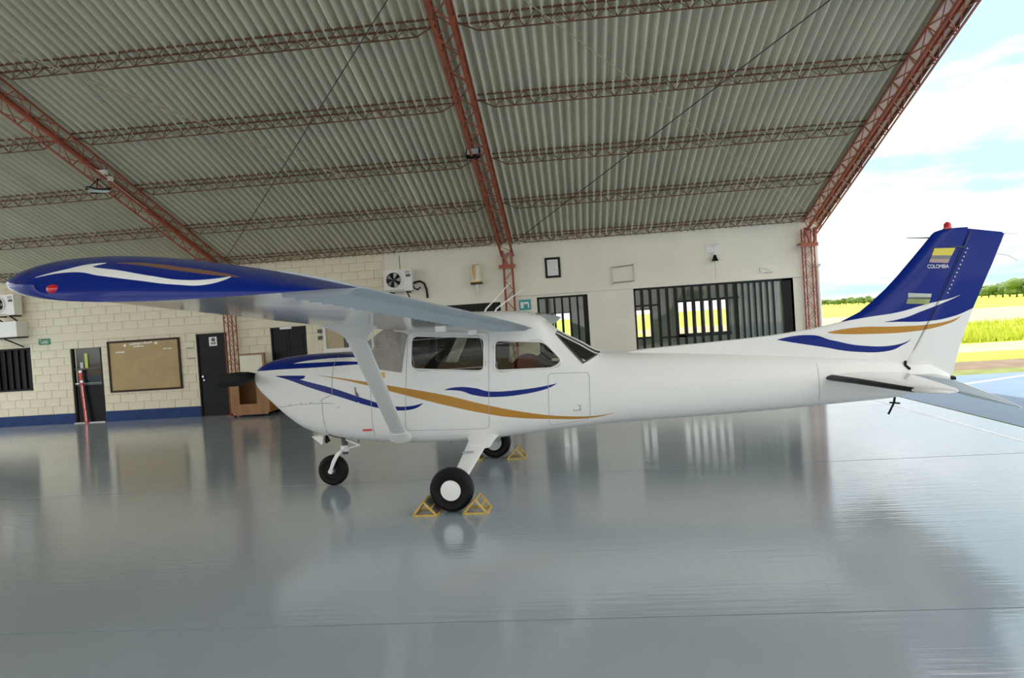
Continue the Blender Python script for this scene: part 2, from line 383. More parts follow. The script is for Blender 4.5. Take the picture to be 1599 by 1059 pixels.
rafter(3, 'rust-red lattice rafter at the open end of the roof against the sky')
# the mirrored half of the frames over the camera, joined as structure
fr = MB()
for i in range(4):
    xc = XL + i*BAY
    for dx in (-.125, .125):
        for z0 in (3.585, 3.27): fr.bar((xc+dx, RIDGE_Y, roofz(RIDGE_Y, z0)), (xc+dx, FRONT_Y, roofz(2*RIDGE_Y-FRONT_Y, z0)), .045)
    fr.bar((xc, FRONT_Y, 0), (xc, FRONT_Y, roofz(2*RIDGE_Y-FRONT_Y, 3.4)), .25)
for dx in (-.125, .125):
    for z0 in (3.585, 3.27): fr.bar((XL+dx, 16.25, roofz(16.25, z0)), (XL+dx, RIDGE_Y, roofz(RIDGE_Y, z0)), .045)
fr.bar((XL, 16.2, 0), (XL, 16.2, 3.6), .2)
struct(fr.build('trim_1', 'rust_red'))
def column(i, label):
    xc = XL + i*BAY - (.07 if i == 3 else 0); yc = YW - .15; t_ = thing('lattice_column', (xc, yc, 0), label, 'column', 'lattice columns')
    h = .10; top = 3.45
    def ch(dx, dy): return lambda u: (xc+dx, yc+dy, .03+(top-.03)*u)
    for dx in (-h, h):
        for dy in (-h, h):
            f_ = ch(dx, dy); m_ = MB(); m_.box((xc+dx-.014, yc+dy-.004, 0.01), (xc+dx+.014, yc+dy+.004, top)); m_.box((xc+dx-.004, yc+dy-.014, 0.01), (xc+dx+.004, yc+dy+.014, top)); m_.build('chord', 'rust_red', t_)
    for dy in (-h, h): zig(MB(), ch(-h, dy), ch(h, dy), 15, .010).build('lacing', 'rust_red', t_)
    for dx in (-h, h): zig(MB(), ch(dx, -h), ch(dx, h), 15, .008).build('lacing', 'rust_red', t_)
    MB().box((xc-.20, yc-.15, 3.10), (xc+.17, yc+.14, 3.125)).box((xc-.20, yc-.15, 3.04), (xc+.17, yc-.135, 3.10)).build('cap_plate', 'rust_red', t_)
    MB().box((xc-.17, yc-.16, 0), (xc+.17, yc+.14, .02)).build('base_plate', 'rust_red', t_)
    m_ = MB(); m_.bar((xc-.12, yc-.2, 3.45), (xc, yc-.16, 3.13), .05); m_.bar((xc+.12, yc-.2, 3.45), (xc+.1, yc-.16, 3.13), .05); m_.build('gusset', 'rust_red', t_)
column(1, 'rust-red lattice column beside the black door with a paper notice')
column(2, 'rust-red lattice column behind the whip antennas')
column(3, 'rust-red lattice column at the open corner beside the wide barred window')
ordn = ['at the wall top', 'second up from the wall', 'third up from the wall', 'fourth up from the wall', 'highest one in the picture']
bayn = ['in the bay left of the leftmost rafter', 'in the bay between the two left rafters', 'in the bay under the open right end']
def purlin(j, bay):
    y = PUR[j]; xa = XL + bay*BAY + .13; xb = XL + (bay+1)*BAY - .13
    t_ = thing('roof_purlin', ((xa+xb)/2, y, roofz(y, 3.35)), 'rust-brown lattice purlin ' + ordn[j] + ', ' + bayn[bay], 'purlin', 'lattice purlins')
    zt = roofz(y, 3.605); dy = .07; zb = zt - (.17 if j else .15); e = .30
    A1 = lambda u: (xa + (xb-xa)*u, y-dy, zt + SL*dy); A2 = lambda u: (xa + (xb-xa)*u, y+dy, zt - SL*dy); C_ = lambda u: (xa+e + (xb-xa-2*e)*u, y-.01, zb)
    for f_ in (A1, A2): MB().bar(f_(0), f_(1), .024, .022).build('top_chord', 'rust_brown', t_)
    m_ = MB(); m_.bar(C_(0), C_(1), .016); m_.bar((xa, y, zt-.02), C_(0), .016); m_.bar((xb, y, zt-.02), C_(1), .016); m_.build('bottom_chord', 'rust_brown', t_)
    n = 38
    for f_ in (A1, A2):
        pts = [(f_((e+(xb-xa-2*e)*(i/n))/(xb-xa)) if i % 2 else C_(i/n)) for i in range(n+1)]
        m_ = MB()
        for p, q in zip(pts[:-1], pts[1:]): m_.bar(p, q, .009)
        m_.build('lacing', 'rust_brown', t_)
for j in range(5):
    for bay in range(3): purlin(j, bay)
fp = MB()
for y in PUR[5:]:
    for dy in (-.07, .07): fp.bar((XL, y+dy, roofz(y+dy, 3.605)), (XR, y+dy, roofz(y+dy, 3.605)), .03)
    fp.bar((XL, y, roofz(y, 3.43)), (XR, y, roofz(y, 3.43)), .022)
for i in range(8):
    y = 1.8 - i*.95
    fp.bar((XL, y, roofz(2*RIDGE_Y-y, 3.6)), (XR, y, roofz(2*RIDGE_Y-y, 3.6)), .05); fp.bar((XL, y, roofz(2*RIDGE_Y-y, 3.43)), (XR, y, roofz(2*RIDGE_Y-y, 3.43)), .025)
struct(fp.build('trim_2', 'rust_brown'))
def rod(p, q, r, m_, label): tag(MB().tube([p, q], r, 6).build('tie_rod', m_, smooth=50, org=p), label, 'tie rod', 'roof tie rods')
rz_ = lambda y: roofz(y, 3.40)
rod((-8.05, 15.72, rz_(15.72)), (-.75, 7.25, rz_(7.25)), .009, 'cable', 'dark tie rod running from the left column top up past the middle rafter')
rod((-1.30, 15.85, rz_(15.85)), (5.0, 7.7, rz_(7.7)), .009, 'cable', 'dark tie rod running from the middle column up to the upper right')
rod((4.95, 15.4, rz_(15.4)), (-1.3, 8.0, rz_(8.0)), .007, 'rod_light', 'thin pale tie rod descending rightwards toward the open corner')
rod((-1.65, 15.3, rz_(15.3)), (-8.1, 8.2, rz_(8.2)), .010, 'rod_light', 'thin pale tie rod descending from the upper left toward the middle column')

# roof-edge flashing at the right open gable
gf = MB(); gf.bar((5.56, 17.0, roofz(17.0, 3.64)), (5.56, RIDGE_Y, roofz(RIDGE_Y, 3.64)), .02, .20); gf.build('edge_flashing', 'rust_brown', ce)
gf = MB(); gf.bar((5.36, 16.9, roofz(16.9, 3.602)), (5.36, RIDGE_Y, roofz(RIDGE_Y, 3.602)), .40, .012); gf.build('soffit_board', 'soffit', ce)

# lamps on the rafters
t_ = thing('floodlight', (-1.60, 12.2, 4.66), 'square black floodlight with pale glass clamped to the middle rafter', 'floodlight')
Mx = Matrix.Translation((-1.60, 12.2, 4.78)) @ Matrix.Rotation(math.radians(-35), 4, 'X')
def xf(mb, M): mb.v = [tuple(M @ V3(v)) for v in mb.v]; return mb
xf(MB().box((-.12, -.03, -.09), (.12, .05, .09)), Mx).build('housing', 'black', t_)
xf(MB().box((-.10, -.036, -.07), (.10, -.028, .07)), Mx).build('lens', 'lamp_glass', t_)
m_ = MB(); m_.bar((-1.60, 12.22, 4.80), (-1.52, 12.25, 4.86), .03); m_.build('bracket', 'black', t_)
t_ = thing('bay_lamp', (-8.2, 11.75, 4.55), 'round black open-frame lamp hanging under the left rafter with white conduit', 'lamp')
yy = 11.75; zz = roofz(yy, 3.25)
m_ = MB(); ring = [(-8.2 + .19*math.cos(a), yy + .19*math.sin(a), zz-.22+.03*math.sin(2*a)) for a in [2*PI*k/18 for k in range(19)]]; m_.tube(ring, .014, 6, False); m_.build('shade_ring', 'black', t_, 60)
MB().lathe([(.05, 0), (.16, -.03), (.17, -.045), (.04, -.03)], (-8.2, yy, zz-.20), 'z', 20).build('reflector', 'lamp_glass', t_, 40)
m_ = MB()
for a in (.3, 2.4, 4.5): m_.bar((-8.2+.19*math.cos(a), yy+.19*math.sin(a), zz-.22), (-8.2, yy, zz-.03), .013)
m_.build('hanger', 'black', t_)
m_ = MB(); m_.tube([(-8.13, 13.0, roofz(13.0, 3.30)), (-8.13, 11.6, roofz(11.6, 3.30))], .012, 6); m_.box((-8.18, 11.75, zz+.04), (-8.06, 11.83, zz+.12)); m_.box((-8.18, 11.9, zz-.04), (-8.08, 12.0, zz+.04)); m_.build('conduit', 'white_plastic', t_)

# ------------------------------------------------------------------ windows and doors
def win(name, key, bars, m_=None):
    x0, x1, z0, z1 = OPEN[key]; t_ = thing(name, ((x0+x1)/2, YW, z0)); struct(t_); y0, y1 = YW+.02, YW+.07; w = .045
    for lo, hi in (((x0, y0, z1-w), (x1, y1, z1)), ((x0, y0, z0), (x1, y1, z0+w)), ((x0, y0, z0), (x0+w, y1, z1)), ((x1-w, y0, z0), (x1, y1, z1))): box_obj('window_frame', 'dark_bar', lo, hi, t_)
    return t_
BARS = lambda t_, xs, z0, z1, w=.045, y=YW+.03: [box_obj('bar', 'dark_bar', (x-w/2, y, z0), (x+w/2, y+.035, z1), t_) for x in xs]
w1 = win('window_1', 'w1', 0); x0, x1, z0, z1 = OPEN['w1']
for i in range(8):
    a = x0 + (x1-x0)*(i+.5)/8; MB().add([(a-.10, YW+.09, z0), (a+.06, YW+.05, z0), (a+.06, YW+.05, z1), (a-.10, YW+.09, z1), (a-.10, YW+.10, z0), (a+.06, YW+.06, z0), (a+.06, YW+.06, z1), (a-.10, YW+.10, z1)], [(0,1,2,3),(7,6,5,4),(0,4,5,1),(1,5,6,2),(2,6,7,3),(3,7,4,0)]).build('shutter_slat', 'dark_bar', w1)
box_obj('backing', 'black', (x0, YW+.11, z0), (x1, YW+.14, z1), w1)
w2 = win('window_2', 'w2', 0); BARS(w2, [-.885+.045+i*.178 for i in range(1, 6)], .9, 2.335); box_obj('side_panel', 'dark_bar', (.18, YW+.03, .9), (.29, YW+.06, 2.335), w2)
box_obj('pane', 'pane', (-.84, YW+.10, .945), (.25, YW+.106, 2.29), w2)
w3 = win('window_3', 'w3', 0)
BARS(w3, [1.34+.19*i for i in range(1, 13)], .9, 2.385, .062); BARS(w3, [3.66+.135*i for i in range(0, 7)], .9, 2.385, .036)
box_obj('side_panel', 'black', (4.66, YW+.02, .9), (4.90, YW+.09, 2.385), w3)
for x0_, x1_, z_ in ((1.34, 1.9, 1.98), (1.9, 2.5, 1.22), (2.3, 3.5, 1.22), (2.5, 3.7, 2.03)): box_obj('cross_bar', 'dark_bar', (x0_, YW+.025, z_-.02), (x1_, YW+.06, z_+.02), w3)
for i in range(11):
    a = 3.68 + i*.088; MB().box((a, YW+.13+.012*(i % 2), .93), (a+.078, YW+.14+.012*(i % 2), 2.34)).build('blind_slat', 'blind', w3)
box_obj('pane', 'pane', (1.385, YW+.10, .945), (4.66, YW+.106, 2.34), w3)
w4 = win('window_4', 'w4', 0)
for i in range(14): a = -3.5+.045 + i*.12; box_obj('slat', 'dark_bar', (a, YW+.05, .945), (a+.1, YW+.075, 2.245), w4)
box_obj('backing', 'black', (-3.5, YW+.08, .9), (-1.74, YW+.10, 2.29), w4)
# door 1: half-glazed metal door with striped pole and lime strip behind glass
d1 = thing('door_1', (-12.12, YW, 0)); struct(d1); x0, x1, z0, z1 = OPEN['d1']
for lo, hi in (((x0, YW+.02, z1-.05), (x1, YW+.09, z1)), ((x0, YW+.02, .0), (x0+.05, YW+.09, z1)), ((x1-.05, YW+.02, 0), (x1, YW+.09, z1))): box_obj('door_frame', 'black_door', lo, hi, d1)
box_obj('door_panel', 'black_door', (x0+.05, YW+.05, .02), (x1-.05, YW+.08, .93), d1); box_obj('rail', 'trim_grey', (x0+.05, YW+.04, .93), (x1-.05, YW+.085, .98), d1)
box_obj('rail', 'trim_grey', (x0+.05, YW+.04, 1.33), (x1-.05, YW+.085, 1.36), d1); box_obj('backing', 'black', (x0+.05, YW+.12, .98), (x1-.05, YW+.14, z1-.05), d1)
box_obj('glazing', 'pane', (x0+.05, YW+.06, .98), (x1-.05, YW+.065, z1-.05), d1)
box_obj('sticker', 'lime', (-12.20, YW+.047, 1.36), (-12.12, YW+.055, 1.72), d1); box_obj('sticker', 'decal_pale', (-12.33, YW+.047, 1.33), (-12.25, YW+.055, 1.50), d1)
box_obj('threshold', 'grey_metal', (x0, YW-.05, 0), (x1, YW+.1, .02), d1); box_obj('handle', 'chrome', (x0+.07, YW+.0, .97), (x0+.17, YW+.03, .99), d1)
tp = thing('barrier_pole', (-12.2, YW-.08, 0), 'red and white striped pole leaning in the half-glazed doorway', 'pole')
m_ = MB().bar((-12.19, YW-.07, .001), (-12.30, YW-.01, 1.30), .075, .03); m_.build('pole', 'red_tape', tp)
for z in (.05, .35, .65, 1.0, 1.25):
    a = z/1.30; xx = -12.19-.11*a; y_ = YW-.07+.06*a; MB().bar((xx+.012, y_-.018, z), (xx+.006, y_-.015, z+(.28 if z < .9 else .06)), .018 if z < .9 else .08, .006).build('white_band', 'white_ink', tp)
d2 = thing('door_2', (-8.85, YW, 0)); struct(d2); x0, x1, z0, z1 = OPEN['d2']
box_obj('door_leaf', 'black_door', (x0+.03, YW+.03, 0), (x1-.03, YW+.08, z1-.03), d2)
for lo, hi in (((x0, YW+.0, z1-.03), (x1, YW+.1, z1)), ((x0, YW, 0), (x0+.03, YW+.1, z1)), ((x1-.03, YW, 0), (x1, YW+.1, z1))): box_obj('door_frame', 'dark_bar', lo, hi, d2)
m_ = MB(); m_.lathe([(.025, -.05), (.028, -.02), (.012, 0)], (x0+.11, YW+.03, .97), 'y', 12); m_.build('door_knob', 'chrome', d2, 40); box_obj('lock_plate', 'chrome', (x0+.095, YW+.024, .86), (x0+.125, YW+.03, .90), d2)
t_ = thing('paper_notice', (-8.83, YW+.028, 1.70), 'white paper notice with a dark emblem on the black door', 'notice')
box_obj('sheet', 'paper', (-8.93, YW+.024, 1.70), (-8.73, YW+.03, 1.92), t_)
m_ = MB(); m_.lathe([(.05, 0), (.05, -.002)], (-8.82, YW+.023, 1.85), 'y', 14); m_.box((-8.88, YW+.021, 1.74), (-8.83, YW+.023, 1.78)); m_.box((-8.81, YW+.021, 1.74), (-8.77, YW+.023, 1.79)); m_.build('print', 'ink', t_)
d3 = thing('door_3', (-6.9, YW, 0)); struct(d3); x0, x1, z0, z1 = OPEN['d3']
box_obj('backing', 'black', (x0, YW+.10, 0), (x1, YW+.12, z1), d3)
for a, c in ((x0+.03, (x0+x1)/2-.004), ((x0+x1)/2+.004, x1-.03)):
    box_obj('door_leaf', 'black_door', (a, YW+.03, 0), (c, YW+.08, z1-.03), d3)
    box_obj('raised_panel', 'black_door', (a+.06, YW+.02, .15), (c-.06, YW+.03, 1.85), d3)
for lo, hi in (((x0, YW+.0, z1-.03), (x1, YW+.1, z1)), ((x0, YW, 0), (x0+.03, YW+.1, z1)), ((x1-.03, YW, 0), (x1, YW+.1, z1))): box_obj('door_frame', 'dark_bar', lo, hi, d3)
tag(box_obj('door_sign', 'paper', (-7.11, YW-.012, 1.99), (-6.82, YW+.0, 2.045), org=(-6.97, YW-.006, 1.99)), 'narrow white sign on the head of the black double door', 'sign')

# ------------------------------------------------------------------ office behind the barred windows
def S(name, m_, lo, hi): return struct(box_obj(name, m_, lo, hi, org=((lo[0]+hi[0])/2, (lo[1]+hi[1])/2, lo[2])))
S('floor_office', 'office_wall', (-1.4, YW+.19, -.05), (5.47, 20.4, 0)); S('ceiling_office', 'office_wall', (-1.4, YW+.19, 2.62), (5.47, 20.55, 2.70))
S('wall_office_left', 'office_wall', (-1.5, YW+.19, 0), (-1.4, 20.4, 2.7)); S('wall_office_right', 'office_wall', (5.37, YW+.19, 0), (5.47, 20.4, 2.7))
holes = [(1.68, 2.13, 1.08, 1.93), (2.88, 4.32, 1.10, 2.08), (-.66, -.14, .95, 1.99)]
struct(holed(MB(), -1.5, 5.47, 0, 2.7, 20.4, 20.52, holes).build('wall_office_far', 'office_wall', org=(2, 20.4, 0)))
for i, h in enumerate(holes):
    t_ = thing('window_%d' % (5+i), (h[0], 20.4, h[2])); struct(t_)
    n = max(2, int((h[1]-h[0])/.24))
    for k in range(n+1): x = h[0] + (h[1]-h[0])*k/n; box_obj('mullion', 'dark_bar', (x-.02, 20.38, h[2]), (x+.02, 20.42, h[3]), t_)
    box_obj('head_rail', 'dark_bar', (h[0], 20.38, h[3]-.04), (h[1], 20.42, h[3]), t_); box_obj('sill_rail', 'dark_bar', (h[0], 20.38, h[2]), (h[1], 20.42, h[2]+.05), t_)
struct(box_obj('wall_office_roof', 'roof_sheet', (-1.5, YW+.19, 2.72), (5.47, 21.0, 2.80), org=(2, 18, 2.72)))

# ------------------------------------------------------------------ things on the wall
def frame4(mb, x0, x1, z0, z1, y0, y1, w):
    return mb.box((x0, y0, z1-w), (x1, y1, z1)).box((x0, y0, z0), (x1, y1, z0+w)).box((x0, y0, z0+w), (x0+w, y1, z1-w)).box((x1-w, y0, z0+w), (x1, y1, z1-w))
t_ = thing('notice_board', (-10.6, YW, .71), 'large brown notice board in a dark frame between two doors', 'notice board')
box_obj('panel', 'cork', (-11.50, YW-.02, .74), (-9.69, YW-.001, 1.94), t_)
for lo, hi in (((-11.53, YW-.04, 1.925), (-9.66, YW, 1.97)), ((-11.53, YW-.04, .71), (-9.66, YW, .755)), ((-11.53, YW-.04, .755), (-11.485, YW, 1.925)), ((-9.705, YW-.04, .755), (-9.66, YW, 1.925))): box_obj('frame', 'dark_wood', lo, hi, t_)
for (x, z, w, h) in ((-10.95, 1.86, .36, .035), (-10.62, 1.87, .26, .035), (-10.85, 1.80, .28, .03), (-11.10, 1.82, .07, .07), (-10.30, 1.84, .09, .06), (-11.32, 1.68, .24, .03), (-10.08, 1.70, .22, .03)):
    m_ = MB(); n = max(1, int(w/.05))
    for i in range(n): m_.box((x+i*w/n, YW-.024, z-random.uniform(0, .008)), (x+(i+.8)*w/n, YW-.0195, z+h+random.uniform(-.01, .008)))
    m_.build('lettering', 'paper', t_)
t_ = thing('exit_sign', (-13.18, YW, 2.0), 'small green emergency exit sign on the block wall', 'sign')
box_obj('plate', 'green_sign', (-13.33, YW-.02, 2.0), (-13.03, YW, 2.15), t_)
m_ = MB(); m_.box((-13.30, YW-.023, 2.10), (-13.27, YW-.02, 2.13)); m_.bar((-13.28, YW-.022, 2.09), (-13.24, YW-.022, 2.06), .02, .004); m_.box((-13.21, YW-.023, 2.08), (-13.07, YW-.02, 2.10)); m_.box((-13.26, YW-.023, 2.035), (-13.08, YW-.02, 2.065)); m_.build('pictogram', 'decal_pale', t_)
t_ = thing('teal_sign', (-1.16, YW, 2.06), 'small teal pictogram sign beside the narrow barred window', 'sign')
box_obj('plate', 'teal_sign', (-1.30, YW-.02, 2.065), (-1.03, YW, 2.305), t_)
m_ = MB(); m_.box((-1.27, YW-.023, 2.11), (-1.20, YW-.02, 2.25)); m_.box((-1.19, YW-.023, 2.20), (-1.08, YW-.02, 2.25)); m_.box((-1.10, YW-.023, 2.11), (-1.07, YW-.02, 2.20)); m_.build('pictogram', 'paper', t_)
t_ = thing('framed_document', (-.47, YW, 2.76), 'framed printed page in a black frame, hung high above the narrow window', 'picture frame')
frame4(MB(), -.645, -.29, 2.765, 3.235, YW-.03, YW, .05).build('frame', 'black', t_); box_obj('page', 'paper', (-.6, YW-.012, 2.81), (-.335, YW-.004, 3.19), t_)
m_ = MB()
for i in range(9): m_.box((-.57, YW-.014, 3.14-i*.035), (-.57+random.uniform(.14, .20), YW-.012, 3.15-i*.035))
m_.build('print', 'seam_grey', t_)
t_ = thing('tube_frame', (1.12, YW, 2.55), 'empty rectangular grey tube frame fixed to the white wall', 'bracket')
m_ = MB()
for p, q in (((.88, 2.90), (1.37, 2.93)), ((.88, 2.55), (1.37, 2.56)), ((.88, 2.50), (.88, 2.92)), ((1.37, 2.55), (1.37, 2.96))): m_ = MB().tube([(p[0], YW-.06, p[1]), (q[0], YW-.06, q[1])], .012, 8); m_.build('tube', 'grey_metal', t_, 50)
for x, z in ((.9, 2.9), (1.35, 2.92), (.9, 2.56), (1.35, 2.56)): MB().tube([(x, YW-.06, z), (x, YW, z)], .01, 6).build('stand_off', 'grey_metal', t_)
t_ = thing('wall_bell', (3.19, YW-.12, 2.90), 'small dark bell on a white scroll bracket above the wide window', 'bell')
MB().lathe([(.004, .14), (.03, .13), (.05, .06), (.075, .01), (.085, 0), (.07, .005), (.02, .09)], (3.19, YW-.12, 2.88), 'z', 20).build('bell', 'black', t_, 40)
m_ = MB(); m_.tube([(3.04+.1*0, YW-.02, 3.24), (3.12, YW-.06, 3.27), (3.19, YW-.12, 3.20), (3.19, YW-.12, 3.02)], .009, 6); m_.tube([(3.30, YW-.02, 3.24), (3.25, YW-.06, 3.28), (3.19, YW-.12, 3.20)], .009, 6); m_.tube([(3.06, YW-.02, 3.10), (3.13, YW-.05, 3.05), (3.19, YW-.12, 3.08)], .009, 6); m_.box((3.02, YW-.012, 3.04), (3.32, YW, 3.28)); m_.build('scroll_bracket', 'white_metal', t_)
MB().tube([(3.19, YW-.12, 2.89), (3.18, YW-.11, 2.48)], .005, 6).build('pull_cord', 'seam_grey', t_)
t_ = thing('shelf_bracket', (4.3, YW, 2.54), 'small white folding bracket on the wall near the right column', 'bracket')
m_ = MB(); m_.box((4.20, YW-.03, 2.555), (4.46, YW, 2.575)); m_.bar((4.20, YW-.02, 2.57), (4.20, YW-.02, 2.68), .02); m_.bar((4.20, YW-.02, 2.68), (4.44, YW-.02, 2.59), .015); m_.build('bracket_arm', 'white_metal', t_)
MB().box((4.30, YW-.035, 2.535), (4.46, YW, 2.553)).build('foot', 'seam_grey', t_)
# statue of a robed figure on a shelf
t_ = thing('robed_statue', (-2.25, YW-.12, 2.80), 'small ivory and gold robed statue standing on a wall shelf', 'statue')
sx, sy, sz = -2.25, YW-.12, 2.80
rb = []
for r, h, sxx in ((.115, 0, 1), (.12, .03, 1), (.108, .10, 1), (.10, .2, 1), (.105, .28, 1.1), (.105, .34, 1.15), (.08, .38, 1), (.04, .40, 1)):
    rb.append([(sx + r*sxx*math.cos(a)*(1+.06*math.cos(6*a)), sy + r*.85*math.sin(a)*(1+.06*math.cos(6*a)), sz+h) for a in [2*PI*k/24 for k in range(24)]])
MB().loft(rb).build('robe', 'ivory', t_, 60)
MB().lathe([(.004, 0), (.03, .01), (.042, .045), (.04, .075), (.02, .10), (.004, .105)], (sx, sy, sz+.385), 'z', 16).build('head', 'ivory', t_, 60)
rb = []
for h, hw_ in ((.03, .035), (.12, .045), (.25, .06), (.33, .06), (.36, .05), (.38, .03)):
    rb.append([(sx-.03+hw_*math.sin(a)*1.1, sy-.005-.105*math.cos(a)*(1 if h < .4 else .6), sz+h) for a in np.linspace(-.75, .45, 8)] + [(sx-.03+hw_*math.sin(a), sy+.03-.07*math.cos(a)*(1 if h < .4 else .5), sz+h) for a in np.linspace(.45, -.75, 8)])
MB().loft(rb).build('mantle', 'gold_trim', t_, 50)
m_ = MB(); m_.tube([(sx-.06, sy-.07, sz+.30), (sx, sy-.10, sz+.26), (sx+.05, sy-.08, sz+.30)], [.018, .016, .018], 8); m_.build('arms', 'ivory', t_, 50)
MB().box((sx-.10, sy-.09, sz-.028), (sx+.10, sy+.09, sz)).build('plinth', 'gold_trim', t_)
t_ = thing('statue_shelf', (-2.25, YW-.12, 2.5), 'small wall shelf with a slanted foot under the statue', 'shelf')
MB().box((-2.38, YW-.24, 2.735), (-2.12, YW, 2.772)).build('board', 'dark_wood', t_)
MB().prism([(0, 2.735), (-.16, 2.735), (-.03, 2.47), (0, 2.47)], lambda a, c, t: (t, YW+a, c), -2.275, -2.215).build('foot', 'white_plastic', t_)
# air conditioner condensers
def condenser(loc, label, w=.66, h=.50, d=.26):
    x, y, z = loc; t_ = thing('condenser_unit', loc, label, 'air conditioner', 'outdoor air conditioner units')
    MB().box((x-w/2, y-d, z), (x+w/2, y, z+h)).build('casing', 'white_plastic', t_)
    fx = x - w*.14; fz = z+h*.52
    MB().lathe([(.195, -.004), (.195, -.03), (.175, -.03), (.175, -.004)], (fx, y-d, fz), 'y', 28).build('fan_ring', 'white_plastic', t_, 40)
    MB().lathe([(.176, -.003), (.176, -.001)], (fx, y-d, fz), 'y', 28).build('fan_recess', 'trim_grey', t_)
    m_ = MB()
    for r in (.05, .09, .13, .165): m_.tube([(fx+r*math.cos(a), y-d-.022, fz+r*math.sin(a)) for a in [2*PI*k/20 for k in range(21)]], .004, 5, False)
    for k_ in range(8): a = PI*k_/4; m_.bar((fx, y-d-.022, fz), (fx+.18*math.cos(a), y-d-.022, fz+.18*math.sin(a)), .005)
    m_.build('fan_grille', 'trim_grey', t_)
    m_ = MB()
    for k_ in range(5): a = 2*PI*k_/5; m_.add([(fx+.03*math.cos(a), y-d-.008, fz+.03*math.sin(a)), (fx+.16*math.cos(a-.25), y-d-.004, fz+.16*math.sin(a-.25)), (fx+.16*math.cos(a+.35), y-d-.014, fz+.16*math.sin(a+.35))], [(0, 1, 2)])
    m_.build('fan_blades', 'grey_metal', t_)
    MB().box((x+w*.29, y-d-.003, z+h*.64), (x+w*.46, y-d, z+h*.76)).build('name_plate', 'trim_grey', t_); MB().box((x+w*.27, y-d-.003, z+h*.80), (x+w*.44, y-d, z+h*.92)).build('vent_print', 'seam_grey', t_)
    m_ = MB()
    for i in range(6): m_.box((x-w*.48, y-d-.004, z+.02+i*.0), (x+w*.2, y-d, z+.03))
    m_.build('drip_lip', 'seam_grey', t_)
    m_ = MB()
    for dx in (-w*.3, w*.3):
        m_.box((x+dx-.015, y-d, z-.04), (x+dx+.015, YW, z-.01)); m_.bar((x+dx, y-d+.02, z-.03), (x+dx, YW-.01, z-.22), .025)
    m_.build('wall_bracket', 'dark_bar', t_)
    return t_
ac = condenser((-4.05, YW-.10, 2.69), 'white outdoor air conditioner unit with round fan above the wing')
m_ = MB(); m_.tube([(-3.72, YW-.25, 2.85), (-3.66, YW-.22, 2.88), (-3.58, YW-.12, 2.90), (-3.50, YW-.05, 2.84), (-3.46, YW-.03, 2.70), (-3.45, YW-.02, 2.50)], .024, 8); m_.tube([(-3.72, YW-.25, 2.82), (-3.70, YW-.25, 2.74), (-3.64, YW-.2, 2.70), (-3.58, YW-.12, 2.76)], .016, 8); m_.build('hose', 'black', ac, 60)
MB().tube([(-4.02, YW-.2, 3.19), (-4.02, YW-.2, 3.52)], .008, 6).build('hanger_rod', 'cable', ac)
condenser((-13.95, YW-.10, 2.78), 'white outdoor air conditioner unit cut by the left picture edge')
t_ = thing('wall_box', (-13.9, YW-.2, 2.22), 'white boxed cover below the left air conditioner unit', 'box')
MB().box((-14.4, YW-.36, 2.24), (-13.60, YW, 2.62)).build('cover', 'white_plastic', t_); m_ = MB(); m_.box((-14.4, YW-.38, 2.205), (-13.6, YW, 2.235)); m_.bar((-13.95, YW-.36, 2.21), (-13.72, YW-.03, 1.98), .03); m_.build('bracket', 'dark_bar', t_)
# white casement with drawn curtain, switch plates
t_ = thing('casement_window', (-5.7, YW, 1.38), 'small white casement window with tan curtain behind the strut top', 'window')
frame4(MB(), -6.03, -5.36, 1.40, 2.03, YW-.06, YW+.0, .055).build('frame', 'white_metal', t_); box_obj('curtain_panel', 'curtain', (-5.975, YW-.02, 1.455), (-5.55, YW-.01, 1.975), t_); box_obj('dark_gap', 'trim_grey', (-5.55, YW-.015, 1.455), (-5.415, YW-.008, 1.975), t_); box_obj('sill', 'white_metal', (-6.05, YW-.10, 1.36), (-5.34, YW, 1.40), t_); box_obj('apron_panel', 'white_plastic', (-5.95, YW-.03, 1.08), (-5.36, YW-.0, 1.36), t_)
t_ = thing('switch_plate', (-6.12, YW, 1.68), 'pair of dark switch plates beside the white casement window', 'switch')
box_obj('upper_plate', 'trim_grey', (-6.18, YW-.02, 1.84), (-6.07, YW, 1.93), t_); box_obj('lower_plate', 'trim_grey', (-6.18, YW-.02, 1.68), (-6.07, YW, 1.77), t_)
for i, (x, z) in enumerate(((-9.50, 1.68), (-9.49, 1.42))): tag(box_obj('wall_slot', 'trim_grey', (x, YW-.012, z), (x+.18, YW-.002, z+.015), org=(x, YW, z)), ('upper' if i == 0 else 'lower') + ' thin dark strip on the wall between board and door', 'strip', 'wall strips')
tag(MB().tube([(XB+3.0, YW-.03, 2.385), (5.2, YW-.03, 2.40)], .009, 6).build('conduit_pipe', 'white_metal', org=(0, YW-.03, 2.39)), 'thin white conduit running along the ledge above the windows', 'pipe')
t_ = thing('downpipe', (5.44, YW-.05, 0), 'pale vertical drainpipe at the open corner of the wall', 'pipe')
MB().tube([(5.44, YW-.045, .02), (5.44, YW-.045, 2.62)], .035, 10).build('pipe', 'white_metal', t_, 50); MB().box((5.39, YW-.09, 2.60), (5.49, YW, 2.66)).build('clip', 'grey_metal', t_)
